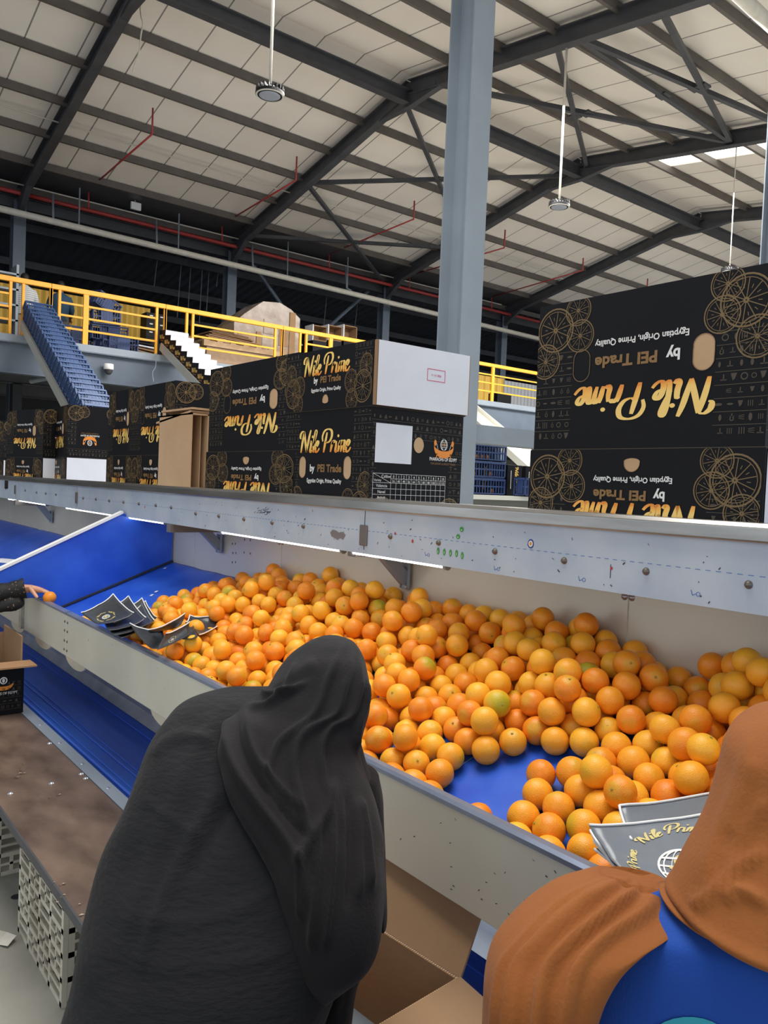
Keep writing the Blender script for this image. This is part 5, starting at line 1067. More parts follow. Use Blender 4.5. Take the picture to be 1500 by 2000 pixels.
for k, (xi, yi, zi, vis) in enumerate(DATA[:300]):
    x, y, z = xi / 1000, yi / 1000, zi / 1000
    gr = rs.random() < .075; mi = 3 if gr else rs.randrange(3)
    u, v = px((x, y, z))
    tocam = (EYE - Vector((x, y, z))).normalized()
    if rs.random() < .25: ax = (tocam + Vector((rs.gauss(0, .55), rs.gauss(0, .55), rs.gauss(.2, .5)))).normalized()
    else: ax = Vector((rs.gauss(0, 1), rs.gauss(0, 1), rs.gauss(0, 1))).normalized()
    s_ = rs.uniform(.975, 1.035)
    M_ = Matrix.Translation((x, y, z)) @ ax.to_track_quat('Z', 'Y').to_matrix().to_4x4() @ Matrix.Rotation(rs.uniform(0, 6.28), 4, 'Z') @ Matrix.Scale(s_, 4)
    lab, gp = zone(x, y, u, v, gr)
    if not used[mi]: o = MAST[mi]; used[mi] = True
    else:
        o = MAST[mi].copy(); C.objects.link(o)
        stemvis = ax.dot(tocam) > .15 and u > 300 and k % 3
        for ch in MK[mi]:
            if ch.name.startswith('stem') and not stemvis: continue
            c = ch.copy(); C.objects.link(c); c.parent = o
    o.matrix_world = M_; tag(o, lab, 'orange', gp)
# special single orange labels
st = MB(); base = orange_mb(nu=18, nv=11)
for k, (xi, yi, zi, vis) in enumerate(DATA[300:]):
    rot = Matrix.Rotation(rs.uniform(0, 6.28), 4, Vector((rs.gauss(0, 1), rs.gauss(0, 1), rs.gauss(0, 1)))); M_ = Matrix.Translation((xi / 1000, yi / 1000, zi / 1000)) @ rot
    st.add([M_ @ Vector(v) for v in base.v], base.f)
def peel_stuff():
    m = peel('heap_peel', False); nt = m.node_tree; L = nt.links.new
    oi = [n for n in nt.nodes if n.type == 'OBJECT_INFO'][0]; r = [n for n in nt.nodes if n.type == 'VALTORGB'][0]
    g = nt.nodes.new('ShaderNodeNewGeometry'); L(g.outputs['Random Per Island'], r.inputs[0])
    for n in nt.nodes:
        if n.type == 'MAP_RANGE' and abs(n.inputs['From Min'].default_value - .042) < 1e-4: n.inputs['To Max'].default_value = 0
    return m
tag(st.build('orange_heap', peel_stuff(), smooth=True), 'smaller and half-buried oranges of the heap, between and beneath the rest', 'oranges', kind='stuff')

# ================================================================ CLOTH AND PEOPLE
def fabric(name, rgb, bump=.25, bscale=220, rough=.9, rgb2=None, sheen=.05, stretch=(1, 1, 1)):
    m = mat(name, rgb, rough, bump=bump, bscale=bscale, rgb2=rgb2, scale=5, sheen=sheen, spec=.2, stretch=stretch); return m
BLACKF = fabric('black_crinkled_cloth', (24, 25, 28), bump=.38, bscale=42, rgb2=(31, 31, 34), stretch=(1, 1, 3.5))
BLACKH = fabric('black_jersey_scarf', (24, 22, 24), bump=.15, bscale=160, rgb2=(30, 28, 30))
BLACKS = fabric('black_under_cloth', (16, 15, 17), bump=.2, bscale=90)
BROWNF = fabric('brown_scarf_cloth', (134, 78, 36), bump=.14, bscale=170, rgb2=(148, 90, 46))
BLUEF = fabric('blue_shirt_cloth', (32, 72, 156), bump=.15, bscale=300)
SKIN = mat('skin', (206, 150, 118), .5, rgb2=(214, 160, 130), scale=30); SKIN2 = mat('darker_skin', (150, 104, 80), .5)
HAIR = mat('dark_hair', (28, 24, 22), .6)
def cam_basis():
    r = RM @ Vector((1, 0, 0)); f = RM @ Vector((0, 0, -1)); u = RM @ Vector((0, 1, 0)); return r, u, f
def loft(rows, folds=(), expo=2.2, ns=90, sub=7, noise_amp=.006, noise_scale=5, seed=0, cap=True, shift=0.0):
    """rows: (uL,vL,uR,vR,depth,thickness). closed rings; depth = distance of the middle along the view axis."""
    R_, U_, F_ = cam_basis()
    K = [Vector(r[:2]).to_3d() for r in rows]
    def interp(idx):
        P = [Vector((r[idx[0]], r[idx[1]], 0)) for r in rows]; return smooth_pts(P, sub)
    A = interp((0, 1)); B = interp((2, 3)); T = interp((4, 5))
    vs = []; n = len(A); ce = []
    for i in range(n):
        d, th = T[i].x, T[i].y
        pl = ond(A[i].x, A[i].y, d); pr_ = ond(B[i].x, B[i].y, d); c = (pl + pr_) / 2; h = (pr_ - pl) / 2; ce.append(c)
        for k in range(ns):
            q = 2 * PI * k / ns; cq, sq = math.cos(q), math.sin(q)
            x = math.copysign(abs(cq) ** (2 / expo), cq); y = math.copysign(abs(sq) ** (2 / expo), sq)
            vs.append(c + h * x + F_ * (th / 2) * y + F_ * shift)
    fs = []
    for i in range(n - 1):
        for k in range(ns): fs.append((i * ns + k, i * ns + (k + 1) % ns, (i + 1) * ns + (k + 1) % ns, (i + 1) * ns + k))
    body_f = len(fs)
    # normals
    bmv = vs; nr = [Vector() for _ in vs]
    for f in fs[:body_f]:
        a, b, c = bmv[f[0]], bmv[f[1]], bmv[f[2]]; nn = (b - a).cross(c - a)
        for i in f: nr[i] += nn
    FD = []
    for pts, w_, amp in folds:
        P = smooth_pts([(x, y, 0) for x, y in pts], 5); FD.append((P, w_, amp))
    out = []
    for i, p in enumerate(vs):
        nn = nr[i].normalized() if nr[i].length > 1e-12 else F_
        row = i // ns
        if nn.dot(p - ce[row]) < 0: nn = -nn
        disp = noise.noise(p * noise_scale + Vector((seed, 0, 0))) * noise_amp + noise.noise(p * noise_scale * 3 + Vector((seed, 5, 0))) * noise_amp * .3
        facing = nn.dot(-F_)
        if facing > -.3 and FD:
            u, v = px(p)
            for P, w_, amp in FD:
                m_ = 1e9; tt = 0
                for j in range(len(P) - 1):
                    a = P[j]; b = P[j + 1]; ab = b - a; l2 = ab.x * ab.x + ab.y * ab.y
                    if l2 < 1e-9: continue
                    s_ = max(0, min(1, ((u - a.x) * ab.x + (v - a.y) * ab.y) / l2)); dx = u - a.x - ab.x * s_; dy = v - a.y - ab.y * s_; dd = dx * dx + dy * dy
                    if dd < m_: m_ = dd; tt = (j + s_) / (len(P) - 1)
                if m_ < (w_ * 3) ** 2: disp += amp * math.exp(-m_ / (w_ * w_)) * min(1, 5 * tt + .15) * min(1, 5 * (1 - tt) + .15)
        out.append(p + nn * disp)
    if cap:
        for r0, r1 in ((0, 1), (n - 1, n - 2)):
            a = sum((out[r0 * ns + k] for k in range(ns)), Vector()) / ns; b = sum((out[r1 * ns + k] for k in range(ns)), Vector()) / ns; push = (a - b) * .6; base = len(out)
            for k in range(ns): out.append(a.lerp(out[r0 * ns + k], .55) + push * .8)
            out.append(a + push)
            for k in range(ns):
                k2 = (k + 1) % ns; q = [(r0 * ns + k, r0 * ns + k2, base + k2, base + k), (base + k, base + k2, base + ns)]
                fs += [f[::-1] for f in q] if r0 == 0 else q
    return MB().add(out, fs)
def skin_mesh(name, joints, edges, m, parent=None, sub=2, root=0):
    me = bpy.data.meshes.new(name); me.from_pydata([Vector(j[:3]) for j in joints], edges, [])
    o = bpy.data.objects.new(name, me); C.objects.link(o)
    o.modifiers.new('skin', 'SKIN')
    if not me.skin_vertices: me.skin_vertices
    sl = me.skin_vertices[0].data if me.skin_vertices else None
    if sl is None:
        import bmesh
        bm = bmesh.new(); bm.from_mesh(me); bm.verts.layers.skin.verify(); bm.to_mesh(me); bm.free(); sl = me.skin_vertices[0].data
    for i, j in enumerate(joints): sl[i].radius = (j[3], j[3]); sl[i].use_root = (i == root)
    s = o.modifiers.new('sub', 'SUBSURF'); s.levels = sub; s.render_levels = sub
    dg = bpy.context.evaluated_depsgraph_get(); dg.update(); e = bpy.data.meshes.new_from_object(o.evaluated_get(dg))
    o.modifiers.clear(); o.data = e; e.name = name; e.materials.clear(); e.materials.append(m)
    for p in e.polygons: p.use_smooth = True
    if parent: o.parent = parent
    return o
def hand_chain(wr_, dirv, pn, side, curl, s=1.0, base=0):
    """returns joints, edges for a hand rooted at joint index base (already the wrist)."""
    J = []; E = []; dirv = dirv.normalized(); pn = (pn - dirv * pn.dot(dirv)).normalized(); sd = dirv.cross(pn).normalized() * side
    palm = wr_ + dirv * .05 * s; J.append((*palm, .019 * s)); E.append((base, base + 1)); n = base + 2; pb = base + 1
    for k, (off, L_, sp) in enumerate(((-.030, .066, -.16), (-.010, .078, -.05), (.011, .074, .05), (.030, .058, .17))):
        kn = wr_ + dirv * (.092 - abs(k - 1.3) * .004) * s + sd * off * s; J.append((*kn, .0095 * s)); E.append((pb, n)); prev = n; n += 1; p = kn; ang = curl * .35
        for f_, r in ((.45, .0085), (.30, .0078), (.25, .0066)):
            d = (dirv * math.cos(ang) + pn * math.sin(ang) + sd * sp * math.cos(ang)).normalized(); p = p + d * L_ * f_ * s; J.append((*p, r * s)); E.append((prev, n)); prev = n; n += 1; ang += curl
    tb = wr_ + dirv * .028 * s - sd * .026 * s + pn * .006 * s; J.append((*tb, .012 * s)); E.append((base, n)); prev = n; n += 1; p = tb
    for f_, r in ((.034, .010), (.03, .008)):
        d = (dirv * .75 - sd * .55 + pn * (.35 + curl * .4)).normalized(); p = p + d * f_ * s; J.append((*p, r * s)); E.append((prev, n)); prev = n; n += 1
    return J, E
def hidden_body(parent, head, neck, chest, pelvis, hands, sk=SKIN, knees=None, feet=None, slv=None):
    """continuous body inside the clothes: torso, head with face, arms and legs"""
    head, neck, chest, pelvis = map(Vector, (head, neck, chest, pelvis))
    up = (head - neck).normalized(); J = [(*pelvis, .12), (*((pelvis + chest) / 2), .11), (*chest, .115), (*neck, .05), (*(neck + (head - neck) * .45), .048), (*(head - up * .03), .055), (*(head + up * .03), .055)]
    E = [(0, 1), (1, 2), (2, 3), (3, 4), (4, 5), (5, 6)]
    ax = (chest - pelvis).normalized(); fw = hands[0][1].normalized() if hands else Vector((1, 0, 0))
    sd = ax.cross(fw).normalized() if abs(ax.dot(fw)) < .99 else Vector((0, 1, 0))
    for h, dv, pn, side in hands:
        h = Vector(h); sh_ = chest + ax * .06 + sd * .15 * (1 if (h - chest).dot(sd) > 0 else -1); el = (sh_ + h) / 2 - ax * .08 * 0 + Vector((0, 0, -.06))
        b = len(J); J += [(*sh_, .055), (*el, .042), (*(el * .3 + h * .7), .032), (*h, .024)]; E += [(2, b), (b, b + 1), (b + 1, b + 2), (b + 2, b + 3)]
        j, e = hand_chain(h, dv, pn, side, .5, 1.0, b + 3); J += j; E += e
        if slv: MB().tube(smooth_pts([chest.lerp(sh_, .5), sh_, el, el * .3 + h * .7, el * .1 + h * .9], 5), [.085 - .0019 * q_ for q_ in range(21)], 20).build('sleeve', slv, parent, smooth=True)
    for k, s_ in enumerate((-1, 1)):
        hp_ = pelvis + sd * .09 * s_ - Vector((0, 0, .04)); kn = knees[k] if knees else pelvis + sd * .1 * s_ - Vector((0, 0, .2)) ; ft = feet[k] if feet else None
        b = len(J); J.append((*hp_, .085)); E.append((0, b)); J.append((*kn, .06)); E.append((b, b + 1))
        if ft is not None:
            J.append((*ft, .036)); E.append((b + 1, b + 2)); J.append((*(Vector(ft) + fw.to_2d().to_3d() * .12 - Vector((0, 0, .03))), .03)); E.append((b + 2, b + 3))
    o = skin_mesh('body', J, E, sk, parent)
    return o
def face(parent, head, fwd, up, sk=SKIN):
    head, fwd, up = Vector(head), Vector(fwd).normalized(), Vector(up).normalized(); sd = up.cross(fwd).normalized()
    M_ = Matrix((sd, fwd, up)).transposed().to_4x4(); M_.translation = head
    mb = MB(); vs = []; n1, n2 = 28, 20
    for j in range(n2 + 1):
        th = PI * j / n2
        for i in range(n1):
            ph = 2 * PI * i / n1; d = Vector((math.sin(th) * math.sin(ph), math.sin(th) * math.cos(ph), math.cos(th)))
            w_ = .066 * (1 - .18 * max(0, -d.z)); v = Vector((d.x * w_, d.y * .080, d.z * .098))
            if d.y > 0:
                v.y += .020 * math.exp(-((d.x / .12) ** 2 + ((d.z + .12) / .2) ** 2)) + .006 * math.exp(-((d.x / .3) ** 2 + ((d.z + .5) / .12) ** 2)) - .010 * math.exp(-(((abs(d.x) - .36) / .16) ** 2 + ((d.z - .05) / .13) ** 2))
            vs.append(M_ @ v)
    mb.add(vs, [(j * n1 + i, j * n1 + (i + 1) % n1, (j + 1) * n1 + (i + 1) % n1, (j + 1) * n1 + i) for j in range(n2) for i in range(n1)])
    mb.build('head', sk, parent, smooth=True)
    e = MB()
    for s_ in (-1, 1): e.lathe([(0, .010), (.007, .006), (.010, 0)], M=M_ @ Matrix.Translation((s_ * .027, .082, .005)) @ Matrix.Rotation(-PI / 2, 4, 'X'), n=10)
    e.build('eyes', HAIR, parent, smooth=True)
    e = MB(); e.lathe([(0, .004), (.018, .003), (.022, 0)], M=M_ @ Matrix.Translation((0, .083, -.052)) @ Matrix.Rotation(-PI / 2, 4, 'X') @ Matrix.Scale(.35, 4, (0, 1, 0)), n=12); e.build('mouth', mat('lips', (160, 84, 76), .5) if 'lips' not in bpy.data.materials else bpy.data.materials['lips'], parent, smooth=True)
# ---- person in black, bending over the open carton
P1 = thing('person', 'person in long black robe and black headscarf bending over the trough rim', 'person', (.62, 1.25, ZBD)); P1.location = (0, 0, 0)
robe_rows = [(60, 2500, 600, 2500, 1.26, .46), (78, 2300, 620, 2300, 1.28, .46), (100, 2120, 612, 2120, 1.31, .45), (128, 2000, 628, 2010, 1.34, .44), (160, 1880, 660, 1905, 1.38, .43), (192, 1745, 700, 1800, 1.43, .42), (222, 1650, 728, 1700, 1.48, .40),
             (252, 1570, 738, 1615, 1.53, .38), (278, 1500, 728, 1545, 1.58, .35), (304, 1440, 708, 1490, 1.62, .31), (338, 1396, 690, 1450, 1.66, .27), (384, 1366, 668, 1412, 1.69, .22), (436, 1352, 640, 1385, 1.71, .17), (500, 1348, 610, 1362, 1.73, .12)]
robe_folds = [([(440, 1380), (395, 1450), (345, 1560), (290, 1700), (240, 1850)], 16, .004), ([(432, 1530), (400, 1590), (352, 1680), (300, 1800), (270, 1900)], 9, .007), ([(452, 1560), (428, 1600), (400, 1650), (372, 1720)], 9, -.010),
              ([(300, 1480), (330, 1450), (370, 1440), (420, 1455)], 12, .005), ([(560, 1700), (500, 1760), (380, 1800), (240, 1790)], 10, .003), ([(570, 1850), (480, 1880), (330, 1890), (200, 1850)], 10, .003), ([(280, 1560), (330, 1600), (400, 1640)], 8, .003)]
loft(robe_rows, [(a_, b_, c_ * 1.5) for a_, b_, c_ in robe_folds], 2.3, 130, 9, .014, 4).build('robe', BLACKF, P1, smooth=True)
scarf_rows = [(628, 1243, 668, 1243, 1.76, .05), (600, 1254, 694, 1254, 1.75, .13), (568, 1277, 712, 1278, 1.73, .20), (542, 1308, 722, 1310, 1.71, .24), (524, 1340, 725, 1345, 1.69, .26), (500, 1362, 722, 1382, 1.67, .27), (470, 1376, 708, 1418, 1.64, .28), (446, 1402, 698, 1452, 1.61, .29),
              (432, 1440, 706, 1490, 1.575, .30), (440, 1490, 722, 1532, 1.54, .32), (466, 1545, 738, 1580, 1.51, .34), (502, 1600, 747, 1630, 1.48, .35), (534, 1662, 750, 1690, 1.45, .36), (556, 1730, 750, 1752, 1.43, .35), (564, 1800, 744, 1806, 1.42, .33), (570, 1850, 722, 1836, 1.425, .30), (576, 1890, 672, 1872, 1.43, .26), (584, 1915, 640, 1905, 1.43, .20)]
scarf_folds = [([(668, 1262), (640, 1330), (610, 1400), (545, 1450), (520, 1520), (540, 1580)], 7, .008), ([(690, 1270), (672, 1340), (650, 1400), (590, 1440), (575, 1500), (590, 1580), (610, 1640)], 7, .010), ([(705, 1290), (698, 1350), (680, 1400), (640, 1430), (625, 1480), (640, 1560)], 6, .009),
               ([(716, 1320), (712, 1370), (694, 1420), (690, 1470)], 6, .007), ([(440, 1392), (444, 1450), (468, 1512), (508, 1572), (552, 1632), (585, 1690), (600, 1760)], 9, .012), ([(462, 1385), (466, 1440), (490, 1500), (530, 1555), (575, 1610), (600, 1640)], 5, -.006), ([(480, 1380), (484, 1430), (505, 1485), (545, 1535), (590, 1585)], 6, .008), ([(575, 1290), (560, 1340), (520, 1380)], 6, .004), ([(700, 1560), (716, 1640), (722, 1740)], 7, .008), ([(676, 1550), (684, 1640), (680, 1780)], 6, -.006),
               ([(575, 1700), (600, 1650), (640, 1580), (650, 1520)], 9, .008), ([(620, 1600), (618, 1700), (612, 1800), (610, 1860)], 7, .010), ([(650, 1580), (648, 1700), (640, 1800), (632, 1860)], 6, .009), ([(590, 1640), (585, 1720), (588, 1800)], 6, .008), ([(690, 1560), (700, 1650), (700, 1760)], 8, .006), ([(530, 1350), (570, 1320), (620, 1290)], 12, .004), ([(480, 1378), (520, 1372), (560, 1352), (600, 1330)], 6, .007), ([(510, 1350), (540, 1352), (580, 1345)], 5, .006)]
loft(scarf_rows, [(a_, b_ * 1.0, c_ * 1.5) for a_, b_, c_ in scarf_folds], 2.2, 150, 10, .008, 6, seed=3, shift=-.014).build('headscarf', BLACKH, P1, smooth=True)
sl_rows = [(690, 1500, 740, 1520, 1.62, .12), (715, 1560, 748, 1570, 1.60, .13), (725, 1640, 752, 1650, 1.58, .13), (730, 1720, 755, 1725, 1.56, .12), (734, 1780, 757, 1785, 1.55, .11), (738, 1797, 757, 1799, 1.55, .10)]
loft(sl_rows, (), 2.2, 40, 6, .004, 6).build('sleeve', BLACKS, P1, smooth=True)
sl2 = [(560, 1760, 744, 1800, 1.50, .16), (590, 1830, 742, 1822, 1.47, .18), (600, 1880, 724, 1862, 1.45, .18), (600, 1930, 704, 1905, 1.44, .17), (598, 2000, 694, 1960, 1.43, .16), (600, 2080, 684, 2040, 1.42, .14), (610, 2140, 680, 2110, 1.42, .10)]
loft(sl2, [([(700, 1820), (670, 1900), (650, 2000)], 8, .008), ([(720, 1835), (660, 1852), (600, 1860)], 6, .006)], 2.2, 60, 6, .008, 6, seed=8).build('sleeve', BLACKS, P1, smooth=True)
tl = [(566, 1830, 596, 1830, 1.30, .03), (566, 1880, 600, 1880, 1.29, .035), (566, 1940, 592, 1940, 1.285, .03), (572, 1985, 590, 1985, 1.285, .025), (576, 2020, 590, 2020, 1.29, .02)]
loft(tl, (), 2, 24, 5, .004, 9, seed=2).build('scarf_tail', BLACKH, P1, smooth=True)
hd = ond(632, 1368, 1.70); nk = ond(570, 1430, 1.68); ch = ond(500, 1520, 1.62); pv = ond(350, 2150, 1.30)
hnd = [(ond(660, 2150, 1.43), Vector((.5, .1, -.8)), Vector((-.4, 0, -.3)), 1), (ond(560, 2250, 1.5), Vector((.5, .3, -.8)), Vector((-.4, 0, -.3)), -1)]
hidden_body(P1, hd, nk, ch, pv, hnd, knees=[pv + Vector((.12, .1, -.2)), pv + Vector((.10, -.08, -.2))], feet=[Vector((pv.x + .1, pv.y + .12, ZBD + .06)), Vector((pv.x + .08, pv.y - .1, ZBD + .06))], slv=None)
face(P1, hd + Vector((.01, .0, 0)), Vector((.75, -.25, -.6)), Vector((.5, -.2, .8)))
# ---- person in brown scarf and blue shirt
P2 = thing('person', 'person in a brown headscarf and bright blue shirt seen from behind at lower right', 'person', (0, 0, 0))
tor = [(930, 2700, 1960, 2700, 1.02, .34), (960, 2450, 1940, 2450, 1.0, .33), (1000, 2200, 1920, 2200, .98, .31), (1040, 2060, 1900, 2070, .96, .29), (1080, 1960, 1880, 1980, .95, .27), (1130, 1870, 1850, 1900, .94, .25), (1190, 1800, 1800, 1850, .93, .22), (1255, 1775, 1740, 1815, .925, .18), (1330, 1765, 1680, 1795, .92, .13)]
torso = loft(tor, [([(1500, 1900), (1350, 1860), (1240, 1840)], 20, .003)], 2.4, 100, 8, .006, 5); torso_o = torso.build('shirt', BLUEF, P2, smooth=True)
hs = [(1560, 1378, 1600, 1378, .99, .05), (1505, 1394, 1690, 1390, .98, .14), (1462, 1428, 1745, 1425, .965, .20), (1440, 1468, 1775, 1468, .95, .22), (1426, 1520, 1785, 1522, .94, .23), (1408, 1580, 1790, 1590, .93, .23), (1388, 1640, 1795, 1660, .915, .24), (1362, 1700, 1800, 1730, .90, .25), (1338, 1752, 1805, 1790, .89, .26), (1327, 1776, 1805, 1826, .885, .27), (1345, 1790, 1800, 1840, .90, .24)]
loft(hs, [([(1480, 1480), (1455, 1560), (1430, 1640)], 10, .006), ([(1470, 1440), (1440, 1540), (1405, 1640), (1370, 1740)], 14, .006), ([(1500, 1660), (1440, 1700), (1390, 1750), (1350, 1775)], 10, .009), ([(1500, 1560), (1460, 1620), (1420, 1700)], 12, .005), ([(1420, 1765), (1450, 1740), (1500, 1770)], 12, .010)], 2.3, 100, 8, .006, 7, seed=4).build('headscarf', BROWNF, P2, smooth=True)
dr = [(1180, 1705, 1300, 1728, .985, .05), (1150, 1716, 1335, 1748, .965, .10), (1092, 1752, 1318, 1776, .935, .15), (1042, 1795, 1258, 1797, .915, .18), (1000, 1838, 1212, 1834, .905, .19), (965, 1880, 1180, 1885, .90, .20), (948, 1930, 1160, 1935, .895, .20), (944, 1990, 1143, 1990, .895, .20), (943, 2060, 1128, 2060, .90, .20), (945, 2200, 1110, 2200, .92, .18), (950, 2350, 1100, 2350, .94, .12)]
drf = []
for k in range(7):
    f_ = (k + .5 + .35 * math.sin(k * 2.7)) / 7
    drf.append(([(1190 + 100 * f_, 1712 + 45 * f_), (1085 + 200 * f_, 1762 + 30 * f_), (1005 + 195 * f_, 1840 + 5 * f_), (960 + 195 * f_, 1900), (946 + 185 * f_, 1990), (945 + 172 * f_, 2080)], 7 + 2 * (k % 2), .011 if k % 2 else .006))
loft(dr, drf, 2.3, 110, 8, .006, 7, seed=6).build('scarf_drape', BROWNF, P2, smooth=True)
coll = [(1290, 1740, 1345, 1752, .93, .06), (1300, 1765, 1420, 1782, .905, .10), (1320, 1785, 1560, 1822, .895, .14), (1390, 1800, 1640, 1835, .90, .12)]
loft(coll, (), 2.2, 40, 6, .004, 7, seed=9).build('scarf_fold', BROWNF, P2, smooth=True)
bv = BVHTree.FromPolygons([tuple(v) for v in torso.v], [f for f in torso.f if len(f) == 4])
g = MB(); vs = []; nn_ = 26
def onshirt(u, v):
    d = ray(u, v).normalized(); h = bv.ray_cast(EYE, d); return (h[0] - d * .0025) if h[0] else ond(u, v, .85)
vs = [onshirt(1345, 2040)]
for rr in (.5, 1):
    for k in range(nn_): q = 2 * PI * k / nn_; vs.append(onshirt(1345 + 82 * rr * math.cos(q), 2040 + 54 * rr * math.sin(q)))
g.add(vs, [(0, 1 + k, 1 + (k + 1) % nn_) for k in range(nn_)] + [(1 + k, 1 + nn_ + k, 1 + nn_ + (k + 1) % nn_, 1 + (k + 1) % nn_) for k in range(nn_)])
g.build('teal_print', mat('teal_print', (40, 150, 170), .7), P2, smooth=True)
hd2 = ond(1620, 1572, .97)
hidden_body(P2, hd2, ond(1590, 1720, .93), ond(1520, 1900, .95), ond(1450, 2700, 1.0), [(Vector((1.05, .25, .98)), Vector((.8, .3, -.2)), Vector((0, 0, -1)), 1), (Vector((1.05, .02, .98)), Vector((.8, .1, -.2)), Vector((0, 0, -1)), -1)],
            knees=[ond(1400, 3200, 1.0), ond(1550, 3200, 1.0)], feet=None, slv=BLUEF)
face(P2, hd2, Vector((.85, .1, -.5)), Vector((.45, .1, .85)))
# ---- hands of a third worker at the left edge
P3 = thing('person', 'worker in black lace sleeves whose two hands reach over the rim at the left edge', 'person', (0, 0, 0))
wr1 = ond(53, 1148, 4.30); el1 = ond(-95, 1165, 4.15); wr2 = ond(30, 1132, 4.55); el2 = ond(-110, 1110, 4.5)
chs = Vector((.80, 5.25, 1.35)); J = [(*Vector((.70, 5.3, .95)), .13), (*Vector((.74, 5.28, 1.15)), .12), (*chs, .12), (*Vector((.86, 5.25, 1.52)), .05), (*Vector((.92, 5.23, 1.62)), .075), (*Vector((.94, 5.22, 1.70)), .07)]
E_ = [(0, 1), (1, 2), (2, 3), (3, 4), (4, 5)]
for s_, el, wr in ((-1, el1, wr1), (1, el2, wr2)):
    sh_ = chs + Vector((.02, .16 * s_, .07)); b = len(J)
    J += [(*sh_, .055), (*el, .042), (*(el * .35 + wr * .65), .033), (*wr, .024)]; E_ += [(2, b), (b, b + 1), (b + 1, b + 2), (b + 2, b + 3)]
    d = (ond(96, 1156, 4.33) - wr) if s_ < 0 else (ond(62, 1142, 4.55) - wr)
    j, e = hand_chain(wr, d, Vector((.1, -.15, -1)), 1 if s_ < 0 else -1, .62, 1.0, b + 3); J += j; E_ += e
for s_ in (-1, 1):
    b = len(J); J += [(.70, 5.3 + .1 * s_, .88, .085), (.74, 5.3 + .1 * s_, .62, .06), (.70, 5.3 + .1 * s_, ZBD + .07, .04), (.82, 5.3 + .1 * s_, ZBD + .035, .03)]; E_ += [(0, b), (b, b + 1), (b + 1, b + 2), (b + 2, b + 3)]
skin_mesh('body', J, E_, SKIN, P3)
def lace():
    m = mat('black_lace', (20, 19, 20), .7); nt = m.node_tree; b = nt.nodes['Principled BSDF']; L = nt.links.new
    tc = nt.nodes.new('ShaderNodeTexCoord'); v = nt.nodes.new('ShaderNodeTexVoronoi'); v.inputs['Scale'].default_value = 55; L(tc.outputs['Object'], v.inputs['Vector'])
    r = nt.nodes.new('ShaderNodeValToRGB'); r.color_ramp.elements[0].position = .22; r.color_ramp.elements[0].color = (*lin((150, 118, 92)), 1); r.color_ramp.elements[1].position = .34; r.color_ramp.elements[1].color = (*lin((20, 19, 20)), 1)
    n = nt.nodes.new('ShaderNodeTexNoise'); n.inputs['Scale'].default_value = 14; L(tc.outputs['Object'], n.inputs['Vector']); ad = nt.nodes.new('ShaderNodeMath'); ad.operation = 'MULTIPLY_ADD'; ad.inputs[1].default_value = .7; ad.inputs[2].default_value = -.22; L(n.outputs['Fac'], ad.inputs[0])
    a2 = nt.nodes.new('ShaderNodeMath'); L(v.outputs['Distance'], a2.inputs[0]); L(ad.outputs[0], a2.inputs[1]); L(a2.outputs[0], r.inputs[0]); L(r.outputs[0], b.inputs['Base Color']); return m
LACE = lace()
for el, wr, q, r0, r1 in ((el1, wr1, 1, .06, .046), (el2, wr2, 1, .055, .040)):
    mb = MB(); P = []; R2 = []
    for k in range(15):
        f_ = k / 14; P.append(el.lerp(wr, f_ * .97) + Vector((0, 0, -.012 * math.sin(PI * f_)))); R2.append(r0 + (r1 - r0) * f_ + .004 * math.sin(k * 2.2))
    R2[-1] = r1 * 1.25; R2[-2] = r1 * 1.1
    mb.tube(P, R2, 24); o = mb.build('lace_sleeve', LACE, P3, smooth=True)
# hanging lace cuff below the nearer arm
loft([(-30, 1165, 44, 1160, 4.28, .10), (-30, 1178, 46, 1176, 4.27, .12), (-30, 1188, 43, 1186, 4.27, .12), (-30, 1196, 30, 1193, 4.28, .08)], (), 2, 40, 5, .012, 20, seed=3).build('lace_cuff', LACE, P3, smooth=True)
rob = MB(); rob.lathe([(.0, 1.56), (.07, 1.53), (.19, 1.44), (.21, 1.2), (.18, 1.0), (.22, .8), (.26, .45), (.27, ZBD + .02)], M=Matrix.Translation((.70, 5.3, 0)) @ Matrix.Scale(.75, 4, (1, 0, 0)), n=40); rob.build('robe', BLACKF, P3, smooth=True)
hj = MB(); hj.lathe([(0, .13), (.06, .115), (.095, .06), (.1, 0), (.095, -.08), (.12, -.16), (.17, -.22)], M=Matrix.Translation((.90, 5.23, 1.67)), n=32); hj.build('headscarf', BLACKH, P3, smooth=True)
c = ond(97, 1167, 4.30); o = MAST[0].copy(); C.objects.link(o); o.matrix_world = Matrix.Translation(c) @ Matrix.Scale(.95, 4)
for ch_ in MK[0][:1]: c_ = ch_.copy(); C.objects.link(c_); c_.parent = o
tag(o, 'orange held under the fingers of the worker in lace sleeves', 'orange')
if 'group' in o: del o['group']
